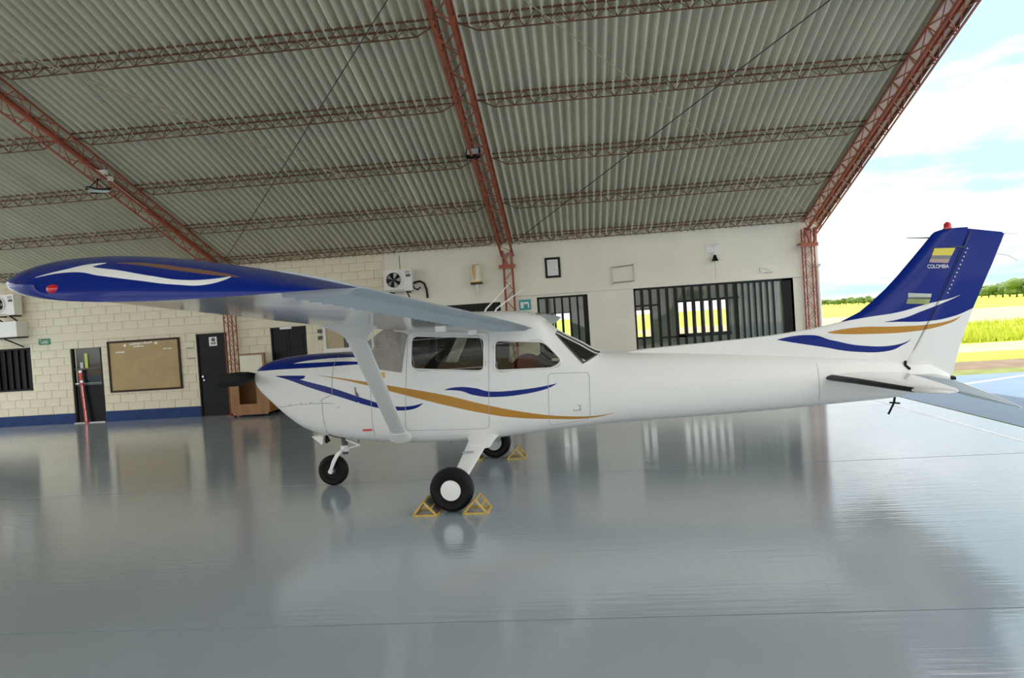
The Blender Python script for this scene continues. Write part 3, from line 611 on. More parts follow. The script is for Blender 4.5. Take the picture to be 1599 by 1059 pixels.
# wooden cabinet and leaning framed panel
t_ = thing('wooden_cabinet', (-7.72, 15.95, 0), 'open-fronted brown wooden cabinet against the wall by the nose', 'cabinet')
x0, x1, y0, y1 = -8.14, -7.20, 15.72, 16.22
for nm, lo, hi in (('side_panel', (x0, y0, .05), (x0+.04, y1, .90)), ('side_panel', (x1-.04, y0, .05), (x1, y1, .90)), ('top', (x0, y0, .88), (x1, y1, .92)), ('bottom', (x0, y0, .05), (x1, y1, .09)), ('back', (x0, y1-.02, .05), (x1, y1, .9)), ('front_rail', (x0+.04, y0, .09), (x1-.30, y0+.03, .30)), ('door', (x1-.30, y0, .09), (x1-.04, y0+.03, .88)), ('stile', (x0+.04, y0, .3), (x0+.22, y0+.03, .88))): box_obj(nm, 'wood', lo, hi, t_)
m_ = MB()
for x in (x0+.06, x1-.06):
    for y in (y0+.06, y1-.06): m_.lathe([(.03, 0), (.03, .05)], (x, y, 0), 'z', 10)
m_.build('castor', 'black', t_)
t_ = thing('leaning_picture', (-7.68, 15.98, .92), 'pale panel in a wooden frame standing on the cabinet', 'panel')
box_obj('panel', 'ivory', (-7.98, 15.99, .95), (-7.42, 16.01, 1.45), t_)
for lo, hi in (((-7.98, 15.97, 1.43), (-7.36, 16.03, 1.47)), ((-7.42, 15.97, .92), (-7.36, 16.03, 1.43)), ((-7.98, 15.97, .92), (-7.42, 16.03, .95))): box_obj('frame', 'wood', lo, hi, t_)

# ------------------------------------------------------------------ the aeroplane
K = 1.0225; TH = 0.0455
air = thing('light_aircraft', (-1.228*K, 7.911*K, 0), 'white high-wing propeller aeroplane with blue and gold stripes', 'aeroplane')
air.rotation_euler = (0, 0, -TH); air.scale = (K, K, K); ORG[air.name] = (0, 0, 0)
def P(a, b, c): return (a - 2.70, -b, c - .04)
def pchip(xs, ys):
    xs = np.array(xs, float); ys = np.array(ys, float); h = np.diff(xs); d = np.diff(ys)/h; m_ = np.zeros(len(xs))
    for i in range(1, len(xs)-1):
        if d[i-1]*d[i] > 0: w1_ = 2*h[i]+h[i-1]; w2_ = h[i]+2*h[i-1]; m_[i] = (w1_+w2_)/(w1_/d[i-1]+w2_/d[i])
    m_[0] = d[0]; m_[-1] = d[-1]
    def f_(x):
        x = min(max(x, xs[0]), xs[-1]); i = min(int(np.searchsorted(xs, x, 'right'))-1, len(h)-1); i = max(i, 0); t = (x-xs[i])/h[i]
        return float((2*t**3-3*t**2+1)*ys[i] + (t**3-2*t**2+t)*h[i]*m_[i] + (-2*t**3+3*t**2)*ys[i+1] + (t**3-t**2)*h[i]*m_[i+1])
    return f_
ST = [(.19,1.43,1.31,.16,2.2),(.215,1.465,1.25,.24,2.3),(.27,1.50,1.18,.31,2.5),(.40,1.548,1.06,.385,2.7),(.62,1.580,.86,.44,2.9),(.83,1.592,.722,.475,3.1),(1.13,1.592,.632,.505,3.3),(1.40,1.582,.592,.525,3.5),(1.60,1.705,.570,.54,3.7),(1.88,1.850,.550,.55,4.2),(2.2,1.885,.540,.555,4.6),(2.48,1.910,.538,.555,4.6),(2.93,1.946,.552,.555,4.6),(3.2,1.935,.575,.55,4.5),(3.5,1.872,.598,.53,4.2),(3.695,1.70,.612,.505,3.8),(3.95,1.55,.625,.47,3.4),(4.16,1.432,.638,.445,3.0),(4.33,1.41,.645,.43,2.8),(5.0,1.36,.660,.355,2.5),(6.0,1.275,.695,.25,2.3),(6.7,1.21,.732,.17,2.2),(7.2,1.15,.762,.11,2.1),(7.45,1.08,.80,.06,2.0)]
fT, fB, fW, fN = (pchip([s_[0] for s_ in ST], [s_[i] for s_ in ST]) for i in (1, 2, 3, 4))
def ring(a, off=0.0, n=72):
    zt, zb, w, e = fT(a)+off, fB(a)-off, max(fW(a)+off, .004), fN(a); zc = (zt+zb)/2; hz = max((zt-zb)/2, .004); R = []
    for k_ in range(n):
        th = 2*PI*k_/n; cs, sn = math.cos(th), math.sin(th)
        R.append(P(a, w*math.copysign(abs(cs)**(2/e), cs), zc + hz*math.copysign(abs(sn)**(2/e), sn)))
    return R
def side(a, c, off=0.0, sgn=1):
    zt, zb = fT(a), fB(a); zc = (zt+zb)/2; hz = (zt-zb)/2; u = min(1.0, abs((c-zc)/hz)); e = fN(a)
    return P(a, sgn*(fW(a)*(max(0, 1-u**e))**(1/e) + off), c)
AS = sorted(set(list(np.linspace(.19, .45, 9)) + list(np.linspace(.45, 3.4, 60)) + list(np.linspace(3.4, 4.4, 26)) + list(np.linspace(4.4, 7.45, 30))))
def solid(off, a0=.19, a1=7.45):
    aa = [a for a in AS if a0 <= a <= a1]; return MB().loft([ring(a, off) for a in aa])
def boolean(me_base, ops, name, m_):
    base = bpy.data.objects.new('tmp', me_base); COL.objects.link(base); tmp = [base]
    for kind_, me in ops:
        c = bpy.data.objects.new('tmpc', me); COL.objects.link(c); tmp.append(c); md = base.modifiers.new('b', 'BOOLEAN'); md.operation = kind_; md.object = c; md.solver = 'EXACT'
    dg = bpy.context.evaluated_depsgraph_get(); me = bpy.data.meshes.new_from_object(base.evaluated_get(dg)); me.name = name
    for o in tmp: bpy.data.objects.remove(o)
    me.materials.clear(); me.materials.append(MATS[m_]); return me
def part_mesh(name, me, parent, smooth=35):
    shade(me, smooth); o = bpy.data.objects.new(name, me); COL.objects.link(o); o.parent = parent; ORG[o.name] = (0, 0, 0); return o
def rounded(poly, r, n=5):
    out = []
    for i, p in enumerate(poly):
        p = V3((p[0], p[1], 0)); a = V3((*poly[i-1], 0)); b_ = V3((*poly[(i+1) % len(poly)], 0)); u = (a-p).normalized(); w = (b_-p).normalized()
        rr = min(r, (a-p).length*.45, (b_-p).length*.45); s_, e_ = p+u*rr, p+w*rr
        for k_ in range(n+1):
            t = k_/n; q = s_*(1-t)**2 + p*2*t*(1-t) + e_*t*t; out.append((q.x, q.y))
    return out
doorwin = rounded([(2.188,1.735),(2.979,1.672),(2.955,1.315),(2.163,1.383)], .07)
rearwin = rounded([(3.087,1.632),(3.60,1.585),(3.78,1.375),(3.68,1.305),(3.065,1.315)], .06)
backwin = [(3.72,1.90),(4.25,1.62),(4.165,1.418),(3.99,1.335),(3.715,1.655)]
shield = [(1.40,1.80),(1.455,1.585),(1.62,1.475),(1.77,1.405),(2.045,1.352),(2.06,1.36),(2.135,1.745),(2.10,1.772),(1.95,1.80),(1.93,2.05)]
prism = lambda poly, b0=-1, b1=1: MB().prism(poly, lambda a, c, t: P(a, t, c), b0, b1).mesh('c')
FUSE = [
 (BLUE, [(.15,1.62),(.3,1.7),(1.60,1.8)], [(.15,1.44),(.37,1.445),(.66,1.452),(.98,1.452),(1.60,1.465)]),
 (WHITE, [(.76,1.508),(.9,1.528),(1.11,1.540),(1.35,1.542),(1.60,1.535)], [(.76,1.507),(.9,1.507),(1.11,1.505),(1.35,1.502),(1.60,1.49)]),
 (BLUE, [(.56,1.383),(.75,1.372),(.86,1.335),(1.25,1.222),(1.67,1.072),(1.9,1.0),(2.1,.985),(2.27,1.012)], [(.56,1.38),(.75,1.325),(.95,1.25),(1.38,1.105),(1.6,1.03),(1.81,.975),(2.1,.945),(2.27,1.010)]),
 (BLUE, [(.56,1.384),(.75,1.379),(.93,1.371)], [(.56,1.38),(.75,1.352),(.87,1.333),(.93,1.370)]),
 (GOLD, [(1.10,1.365),(1.47,1.305),(1.97,1.205),(2.53,1.08),(2.94,.962),(3.35,.86),(3.75,.79),(4.09,.770),(4.29,.795)], [(1.10,1.363),(1.54,1.265),(2.1,1.10),(2.52,.975),(2.93,.868),(3.21,.812),(3.61,.768),(4.02,.748),(4.29,.793)]),
 (BLUE, [(2.51,1.140),(2.66,1.163),(2.83,1.145),(3.03,1.096),(3.30,1.098),(3.71,1.142)], [(2.51,1.138),(2.66,1.125),(2.83,1.068),(3.03,1.038),(3.37,1.052),(3.71,1.140)]),
]
paint('fuselage_paint', WHITE, FUSE)
inner = solid(-.028, .32, 7.3).mesh('i')
me = boolean(solid(0).mesh('f'), [('DIFFERENCE', inner)] + [('DIFFERENCE', prism(p_)) for p_ in (doorwin, rearwin, backwin, shield)], 'fuselage', 'fuselage_paint')
me.materials.append(MATS['trim_grey'])
for p_ in me.polygons:
    a_, b_, c_ = p_.center.x+2.7, abs(p_.center.y), p_.center.z+.04
    if .33 < a_ < 7.25:
        zt_, zb_ = fT(a_)-.016, fB(a_)+.016; zc_ = (zt_+zb_)/2; e_ = fN(a_)
        if (b_/(fW(a_)-.016))**e_ + (abs(c_-zc_)/((zt_-zb_)/2))**e_ < 1: p_.material_index = 1
fus = part_mesh('fuselage', me, air, 30); fus['label'] = 'white fuselage with blue and gold swooshes'
def shellplug(poly, o_out, o_in, m_, name, parent, label=None):
    me = boolean(solid(o_out).mesh('a'), [('DIFFERENCE', solid(o_in, .25, 7.4).mesh('b')), ('INTERSECT', prism(poly))], name, m_); o = part_mesh(name, me, parent, 30)
    if label: o['label'] = label
    return o
for nm, pl, b0, b1 in (('door_window', doorwin, 0, 1), ('door_window', doorwin, -1, 0), ('rear_side_window', rearwin, 0, 1), ('rear_side_window', rearwin, -1, 0)):
    me = boolean(solid(-.008).mesh('a'), [('DIFFERENCE', solid(-.012, .25, 7.4).mesh('b')), ('INTERSECT', prism(pl, b0, b1))], nm, 'cabin_glass'); wp = part_mesh(nm, me, air, 30)
    sg = 1 if b1 > 0 else -1
    pts = [side(a, c, .004, sg) for a, c in pl]; MB().tube(pts + [pts[0]], .010, 6, False).build('window_seal', 'white_gloss', wp, 50, org=(0, 0, 0))
    ca, cc = sum(p_[0] for p_ in pl)/len(pl), sum(p_[1] for p_ in pl)/len(pl); pts = [side(a+math.copysign(.022, a-ca), c+math.copysign(.022, c-cc), .001, sg) for a, c in rounded([(a, c) for a, c in pl][::6], .05)]
    MB().tube(pts + [pts[0]], .0035, 5, False).build('frame_groove', 'seam_grey', wp, org=(0, 0, 0))
bw = shellplug(backwin, -.004, -.010, 'rear_glass', 'back_window', air, 'wraparound rear window')
MB().tube([P(a, 0, fT(a)) for a in np.linspace(3.70, 4.20, 8)], .012, 8).build('centre_post', 'white_gloss', bw, 50, org=(0, 0, 0))
for sg in (1, -1):
    MB().tube([side(a, c, .002, sg) for a, c in [lerp2 for lerp2 in [(3.715+.275*t, 1.655-.32*t) for t in np.linspace(0, 1, 8)]] + [(3.99+.175*t, 1.335+.083*t) for t in np.linspace(.15, 1, 6)]], .009, 6, False).build('window_seal', 'trim_grey', bw, 50, org=(0, 0, 0))
    MB().tube([P(a, sg*fW(a)*.55, fT(a)-.03*0-(fT(a)-fB(a))/2*(1-(1-.55**fN(a))**(1/fN(a)))) for a in np.linspace(3.72, 4.18, 8)], .009, 6, False).build('window_seal', 'white_gloss', bw, 50, org=(0, 0, 0))
shellplug(shield, .008, -.004, 'fabric', 'windshield_cover', air, 'grey fabric cover over the windshield')
# door outline, panel seams
def seam(pts, name, r=.003, m_='seam_grey', parent=fus, off=.0005, sgn=1):
    out = []
    for (a0, c0), (a1, c1) in zip(pts[:-1], pts[1:]):
        n = max(2, int(math.hypot(a1-a0, c1-c0)/.05))
        for k_ in range(n): t = k_/n; out.append(side(a0+(a1-a0)*t, c0+(c1-c0)*t, off, sgn))
    out.append(side(*pts[-1], off, sgn)); return MB().tube(out, r, 5, False).build(name, m_, parent, org=(0, 0, 0))
for sg in (1, -1):
    seam(rounded([(2.145,1.79),(3.03,1.72),(2.965,.70),(2.05,.72)], .06)+[(2.145,1.72)], 'door_seam', sgn=sg)
    seam([(1.27,1.56),(1.245,1.15),(1.12,1.10),(1.115,.70)], 'cowl_seam', .004, sgn=sg); seam([(.52,1.02),(.8,1.055),(1.12,1.06),(1.25,1.05)], 'cowl_seam', sgn=sg)
    seam([(1.12,.70),(1.17,.655),(1.28,.64)], 'cowl_flap_edge', .008, 'black', sgn=sg); seam([(1.70,1.30),(1.68,.62)], 'skin_seam', .003, sgn=sg)
    seam(rounded([(3.62,1.25),(4.05,1.235),(4.03,.74),(3.6,.69)], .05)+[(3.62,1.2)], 'baggage_door_seam', .003, sgn=sg)
    seam([(6.40,1.22),(6.40,.74)], 'skin_seam', .003, sgn=sg)
m_ = MB()
for a, c in [(.58,1.045),(.72,1.06),(.86,1.068),(.98,1.07),(1.10,1.08),(1.12,.85),(1.31,1.01),(.36,1.22),(1.55,1.05)]: q = side(a, c, -.002); m_.lathe([(.010, 0), (.008, -.006), (.003, -.008)], q, 'y', 8)
m_.build('fasteners', 'chrome', fus, org=(0, 0, 0))
q = side(1.82, 1.335, 0); MB().box((q[0]-.05, q[1]-.006, q[2]-.03), (q[0]+.05, q[1]+.01, q[2]+.03)).build('data_plate', 'gold_trim', fus, org=(0, 0, 0))
q = side(1.615, .745, 0); MB().box((q[0]-.05, q[1]-.012, q[2]-.012), (q[0]+.05, q[1]+.02, q[2]+.008)).build('drain_flap', 'red_tape', fus, org=(0, 0, 0))
q = side(2.87, 1.24, 0); m_ = MB(); m_.lathe([(.03, 0), (.028, -.012), (.012, -.016)], q, 'y', 16); m_.bar((q[0]-.05, q[1]-.018, q[2]+.012), (q[0]+.05, q[1]-.018, q[2]+.0), .012, .02); m_.build('door_handle', 'white_gloss', fus, 40, org=(0, 0, 0))
q = side(3.90, .87, 0); m_ = MB(); frame4(m_, q[0]-.04, q[0]+.04, q[2]-.03, q[2]+.03, q[1]-.003, q[1]+.01, .008); m_.build('access_panel', 'seam_grey', fus, org=(0, 0, 0))
m_ = MB(); q = side(1.52, 1.22, .004); m_.bar(q, (q[0]+.01, q[1], q[2]-.12), .008); m_.bar((q[0]+.01, q[1], q[2]-.06), (q[0]+.035, q[1]-.01, q[2]-.10), .012); m_.build('tie_strap', 'trim_grey', fus, org=(0, 0, 0))
# antennas on the cabin roof
for (a0, a1, c1) in ((2.91, 3.22, 2.25), (3.03, 3.36, 2.17)):
    m_ = MB(); c0 = fT(a0)-.01; m_.tube([P(a0, .05, c0), P(a0+.02, .05, c0+.04), P(a1, .05, c1)], [.012, .010, .004], 6); m_.build('whip_antenna', 'white_gloss', air, 50, org=(0, 0, 0))
# roof fairing over the wing roots, aft hood
MB().loft([[P(a, b_, c) for b_, c in ((.42, fT(a)-.09), (.36, fT(a)-.03), (.2, fT(a)+.002), (0, fT(a)+.005), (-.2, fT(a)+.002), (-.36, fT(a)-.03), (-.42, fT(a)-.09))] for a in (2.5, 2.9, 3.2, 3.45, 3.6, 3.69)], True).build('roof_fairing', 'white_gloss', air, 40, org=(0, 0, 0))
# interior
def seat(a, b_):
    s_ = MB(); s_.prism(rounded([(a, 1.02), (a+.12, 1.02), (a+.22, 1.52), (a+.12, 1.54)], .05), lambda x, z, t: P(x, t, z), b_-.19, b_+.19)
    s_.prism(rounded([(a-.42, .96), (a+.1, .93), (a+.1, 1.06), (a-.42, 1.08)], .04), lambda x, z, t: P(x, t, z), b_-.2, b_+.2)
    s_.prism(rounded([(a+.10, 1.54), (a+.19, 1.52), (a+.21, 1.66), (a+.13, 1.67)], .03), lambda x, z, t: P(x, t, z), b_-.11, b_+.11)
    s_.build('front_seat', 'seat', air, 40, org=(0, 0, 0))
seat(2.62, .24); seat(2.66, -.26)
MB().prism(rounded([(3.05, .98), (3.45, .95), (3.62, 1.42), (3.52, 1.46), (3.38, 1.08), (3.05, 1.10)], .04), lambda x, z, t: P(x, t, z), -.45, .45).build('rear_bench', 'seat', air, 40, org=(0, 0, 0))
MB().prism(rounded([(3.56, 1.40), (3.66, 1.38), (3.68, 1.57), (3.60, 1.58)], .03), lambda x, z, t: P(x, t, z), .08, .38).build('headrest', 'seat', air, 40, org=(0, 0, 0))
MB().prism(rounded([(1.75, 1.20), (2.02, 1.18), (2.06, 1.42), (1.98, 1.50), (1.6, 1.52)], .03), lambda x, z, t: P(x, t, z), -.46, .46).build('instrument_panel', 'trim_grey', air, 40, org=(0, 0, 0))
rb = [[P(3.33+.20*math.cos(u)*math.cos(v), -.22+.12*math.sin(v), 1.22+.22*math.sin(u)*math.cos(v)) for u in [2*PI*k_/20 for k_ in range(20)]] for v in np.linspace(-1.5, 1.5, 9)]
MB().loft(rb).build('red_cushion', 'red_bag', air, 60, org=(0, 0, 0))
m_ = MB(); m_.tube([P(2.20, .30, 1.28), P(2.05, .28, 1.30)], .015, 8); m_.tube([P(2.22, .30+.13*math.cos(u), 1.30+.11*math.sin(u)) for u in np.linspace(-.6, PI+.6, 16)], .012, 6); m_.build('control_yoke', 'seat', air, 50, org=(0, 0, 0))
MB().box((P(1.9, 0, 0)[0], -.40, .68), (P(3.6, 0, 0)[0], .40, .70)).build('cabin_floor', 'seat', air, org=(0, 0, 0))
for b_ in (.3,): MB().bar(P(3.05, .50, 1.68), P(2.98, .48, 1.05), .04, .01).build('seat_belt', 'trim_grey', air, org=(0, 0, 0))

# wings
NA = 22
def airfoil(n=NA, t=.12, m_=.02, p_=.4):
    xs = [.5*(1-math.cos(PI*i/n)) for i in range(n+1)]; up, lo = [], []
    for x in xs:
        y = 5*t*(.2969*math.sqrt(x)-.126*x-.3516*x*x+.2843*x**3-.1036*x**4); yc = m_/p_**2*(2*p_*x-x*x) if x < p_ else m_/(1-p_)**2*((1-2*p_)+2*p_*x-x*x)
        up.append((x, yc+y)); lo.append((x, yc-y))
    return up, lo
UP, LO = airfoil()
def LOY(x): return float(np.interp(x, [p[0] for p in LO], [p[1] for p in LO]))
def wsec(b_, sgn=1):
    t = max(0, (b_-2.6)/2.8); rl = 0 if sgn > 0 else -.026*b_      # the machine leans a degree to its right
    return (1.80 + .25*t, 1.875 + .0405*b_ + rl, 3.50 - .10*t, 1.708 + .0478*b_ + .012*t + rl)
def wpt(b_, x, y, sgn):
    al, cl, at, ct = wsec(b_, sgn); return P(al+(at-al)*x, sgn*b_, cl+(ct-cl)*x + y*(at-al))
def clip(pts, x0, x1): return [p for p in pts if x0-1e-6 <= p[0] <= x1+1e-6]
XH = UP[15][0]           # hinge line of flap and aileron, about 0.74 chord
WT = paint('wingtip_paint', BLUE, [
   (WHITE, [(2.26,2.090),(2.37,2.112),(2.45,2.122),(2.475,2.112),(2.57,2.094),(2.72,2.060),(2.85,2.036),(2.93,2.033),(3.01,2.040)], [(2.26,2.088),(2.40,2.098),(2.52,2.076),(2.67,2.048),(2.82,2.022),(2.92,2.014),(3.01,2.039)]),
   (WHITE, [(2.37,2.112),(2.50,2.127),(2.51,2.125)], [(2.37,2.105),(2.46,2.114),(2.51,2.124)]),
   ((.20,.10,.06), [(2.55,2.124),(2.63,2.118),(2.82,2.085),(2.97,2.053),(3.04,2.034)], [(2.55,2.122),(2.63,2.109),(2.82,2.071),(2.97,2.043),(3.04,2.033)])], coat=.25, rough=.25)
for sgn in (1, -1):
    w_ = MB(); bs = [.50, 1.0, 1.6, 2.2, 2.6, 3.2, 3.8, 4.4, 5.0, 5.40]
    prof = clip(UP, 0, XH)[::-1] + clip(LO, 0, XH)[1:]
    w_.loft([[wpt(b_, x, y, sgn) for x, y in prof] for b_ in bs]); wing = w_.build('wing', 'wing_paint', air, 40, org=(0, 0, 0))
    wing['label'] = 'left wing seen from below' if sgn > 0 else 'right wing'
    for nm, b0, b1 in (('flap', .56, 2.72), ('aileron', 2.75, 5.38)):
        nb = int((b1-b0)/.06); rings = []
        cp = clip(UP, XH, 1)[::-1] + clip(LO, XH, 1)[:-1]
        for i in range(nb+1):
            b_ = b0+(b1-b0)*i/nb; d_ = .014 if i % 2 else 0
            rings.append([wpt(b_, x+.006, (y - .0 + (d_*.3 if k_ < len(clip(UP, XH, 1)) else -d_)*(1 if x < .97 else 0)), sgn) for k_, (x, y) in enumerate(cp)])
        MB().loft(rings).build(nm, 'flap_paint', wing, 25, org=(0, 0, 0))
    # tip cap
    rings = []
    for s_ in [0, .15, .3, .45, .6, .75, .88, .96, 1.0]:
        an = s_*PI/2; bo = 5.40 + .20*math.sin(an); kk = max(.04, math.cos(an)**.75); xo = .17*(1-math.cos(an))**1.0
        al, cl, at, ct = wsec(5.40, sgn); R = []
        for x, y in UP[::-1] + LO[1:]:
            xx = xo + (1-xo-.03*(1-math.cos(an)))*x; mid = .5*(y) ; lo_ = LOY(x) - .010*math.sin(an); yy_ = lo_ + (y - LOY(x))*kk
            R.append(P(al+(at-al)*xx, sgn*bo, cl+(ct-cl)*xx + yy_*(at-al)))
        rings.append(R)
    tip = MB().loft(rings).build('wing_tip', 'wingtip_paint', wing, 50, org=(0, 0, 0)); tip['label'] = 'dark blue wing tip with white swoosh'
    m_ = MB(); m_.lathe([(.003, -.026), (.012, -.020), (.018, -.008), (.018, .008), (.012, .020), (.003, .026)], P(2.345, sgn*5.588, 2.040 - (.14 if sgn < 0 else 0)), 'x', 14); m_.build('navigation_light', 'red_lens' if sgn > 0 else 'green_sign', wing, 60, org=(0, 0, 0))
    # strut with fairings
    ft, fb = V3(P(2.22, sgn*2.38, 1.865 - (.062 if sgn < 0 else 0))), V3(P(1.98, sgn*.52, .665)); ax = V3((1, 0, 0)); d_ = (ft-fb).normalized(); nrm = d_.cross(ax).normalized()
    def oval(c, w, h, n=20): return [c + ax*(w*math.cos(2*PI*k_/n)) + nrm*(h*math.sin(2*PI*k_/n)) for k_ in range(n)]
    MB().loft([oval(fb+(ft-fb)*t, .085, .030) for t in (0, .25, .5, .75, .93)]).build('wing_strut', 'white_gloss', air, 50, org=(0, 0, 0))
    top_ = V3(P(2.24, sgn*2.36, 1.885 - (.062 if sgn < 0 else 0))); fr_ = []
    for q_ in np.linspace(0, 1, 8):
        c_ = (fb+(ft-fb)*.90).lerp(top_, float(q_)); fl_ = float(q_)**2.2; y2 = nrm.lerp(V3((0, 1 if nrm.y > 0 else -1, 0)), float(q_)).normalized()
        fr_.append([c_ + ax*((.093+.20*fl_)*math.cos(2*PI*k_/20)) + y2*((.034+.11*fl_)*math.sin(2*PI*k_/20)) for k_ in range(20)])
    MB().loft(fr_).build('strut_fairing', 'white_gloss', air, 50, org=(0, 0, 0))
    MB().loft([oval(fb+(ft-fb)*t, w, h) for t, w, h in ((-.02, .135, .065), (.01, .125, .055), (.035, .102, .042), (.05, .093, .036))]).build('strut_cuff', 'white_gloss', air, 50, org=(0, 0, 0))
    for hb in (1.35, 2.6): 
        al, cl, at, ct = wsec(hb, sgn); q = V3(wpt(hb, .72, -.05, sgn)); MB().box((q.x-.05, q.y-.015, q.z-.012), (q.x+.03, q.y+.015, q.z+.03)).build('flap_track', 'white_gloss', wing, org=(0, 0, 0))
m_ = MB(); q = V3(P(2.28, 2.05, 1.85)); m_.tube([q, q+V3((0, 0, -.17)), q+V3((-.015, 0, -.19)), q+V3((-.07, 0, -.195))], .009, 8); m_.build('fuel_vent_tube', 'white_gloss', air, 50, org=(0, 0, 0))

# tail: fin, rudder, stabiliser, elevators
LEc = pchip([1.00, 1.395, 1.425, 1.454, 1.489, 1.586, 1.774, 2.023, 2.397, 2.455, 2.48], [4.28, 4.30, 4.62, 5.30, 5.97, 6.70, 7.017, 7.282, 7.612, 7.67, 7.76])
HGc = pchip([.95, 1.064, 1.259, 2.287, 2.43, 2.495], [7.22, 7.285, 7.402, 7.915, 7.975, 7.99])
TEc = pchip([.90, .937, 1.232, 1.653, 2.258, 2.404, 2.43], [7.74, 7.76, 7.848, 8.008, 8.279, 8.334, 8.30])
FIN = [
 (BLUE, [(6.60,2.7),(8.4,2.7)], [(6.60,1.575),(6.69,1.585),(6.94,1.618),(7.25,1.648),(7.57,1.715),(7.77,1.752),(7.88,1.785),(8.4,1.785)]),
 (BLUE, [(7.13,1.562),(7.25,1.575),(7.5,1.648),(7.77,1.750),(8.0,1.85),(8.4,2.0)], [(7.13,1.558),(7.25,1.552),(7.56,1.540),(7.81,1.575),(7.96,1.628),(8.1,1.69),(8.4,1.82)]),
 (WHITE, [(6.69,1.585),(6.94,1.618),(7.25,1.650),(7.57,1.722),(7.77,1.757),(7.88,1.790)], [(6.69,1.55),(7.0,1.56),(7.25,1.576),(7.5,1.648),(7.77,1.742),(7.88,1.788)]),
 (GOLD, [(6.55,1.487),(6.87,1.520),(7.24,1.505),(7.56,1.505),(7.88,1.572)], [(6.55,1.484),(6.67,1.462),(6.99,1.442),(7.37,1.440),(7.68,1.482),(7.88,1.570)]),
 (BLUE, [(6.04,1.441),(6.34,1.472),(6.60,1.40),(6.92,1.322),(7.17,1.308),(7.38,1.365)], [(6.04,1.439),(6.15,1.412),(6.47,1.342),(6.85,1.262),(7.11,1.250),(7.30,1.31),(7.38,1.363)]),
]
paint('tail_paint', WHITE, FIN, coat=.15, rough=.25)
def blade(cs, le, te, th, n=14, tail=.010):
    rings = []
    for c in cs:
        a0, a1 = le(c), te(c); T = th(c); xs = [i/n for i in range(n+1)]; L_, R_ = [], []
        for x in xs:
            x = x**1.6; d_ = x*(a1-a0); h = T*math.sqrt(max(0, 1-(1-min(1, d_/.16))**2)); h = h*(1-.45*max(0, (x-.5)/.5)) ; h = max(h, .0015)
            L_.append(P(a0+d_, h, c)); R_.append(P(a0+d_, -h, c))
        rings.append(L_ + R_[::-1])
    return MB().loft(rings)
cs = [1.05, 1.2, 1.35, 1.395, 1.41, 1.425, 1.44, 1.454, 1.47, 1.489, 1.53, 1.586, 1.68, 1.774, 1.9, 2.023, 2.2, 2.397, 2.43, 2.455, 2.472, 2.48]
fin = blade(cs, LEc, HGc, lambda c: .055-.018*(c-1.05)/1.4).build('fin', 'tail_paint', air, 40, org=(0, 0, 0)); fin['label'] = 'blue and white vertical fin'
def ruddle():
    rings = []
    for c in [.937, 1.0, 1.1, 1.232, 1.45, 1.653, 1.9, 2.1, 2.258, 2.285, 2.30, 2.40, 2.425]:
        a0 = HGc(c)+.008 if c > 1.0 else HGc(1.0)+.02; a1 = TEc(c); T = .030-.006*(c-1)/1.4
        xs = [0, .04, .12, .3, .6, 1.0]; hs = [.6, .95, 1, .85, .5, .12]
        ts = max(0, (c-2.30)/.125); rings.append([P(a0+(a1-a0)*x, T*h, c+ts*(.058*(1-x)-.018)) for x, h in zip(xs, hs)] + [P(a0+(a1-a0)*x, -T*h, c+ts*(.058*(1-x)-.018)) for x, h in zip(xs[::-1], hs[::-1])])
    return MB().loft(rings)
rud = ruddle().build('rudder', 'tail_paint', air, 30, org=(0, 0, 0)); rud['label'] = 'blue and white rudder'
m_ = MB()
for i in range(12): c = 1.82+i*.04; m_.lathe([(.008, 0), (.006, -.006), (.002, -.008)], P(HGc(c)+.06, .030, c), 'y', 8)
m_.build('rivets', 'white_gloss', rud, 50, org=(0, 0, 0))
m_ = MB()
for i in range(9): c0 = 1.25+i*.115; m_.bar(P(HGc(c0)+.004, .034, c0), P(HGc(c0+.115)+.004, .034, c0+.115), .004, .003)
m_.build('hinge_gap', 'trim_grey', rud, org=(0, 0, 0))
m_ = MB(); m_.bar(P(7.80, .036, 2.30), P(7.93, .034, 2.275), .006, .006); m_.bar(P(7.93, .034, 2.275), P(8.01, .03, 2.43), .006, .006); m_.build('horn_gap', 'trim_grey', rud, org=(0, 0, 0))
MB().lathe([(.045, 0), (.045, .01), (.036, .012), (.036, .05), (.022, .07), (.004, .076)], P(7.80, 0, 2.475), 'z', 18).build('beacon', 'red_lens', air, 40, org=(0, 0, 0))
m_ = MB(); m_.tube([P(7.40, .0, 2.415), P(7.62, 0, 2.40)], [.004, .008], 6); m_.build('antenna_rod', 'trim_grey', fin, org=(0, 0, 0))
m_ = MB(); m_.tube([P(8.30, 0, 2.39), P(8.48, 0, 2.375)], .003, 5); m_.tube([P(8.25, 0, 2.19), P(8.36, 0, 2.16), P(8.45, 0, 2.10)], .003, 5); m_.build('static_wick', 'seam_grey', rud, org=(0, 0, 0))
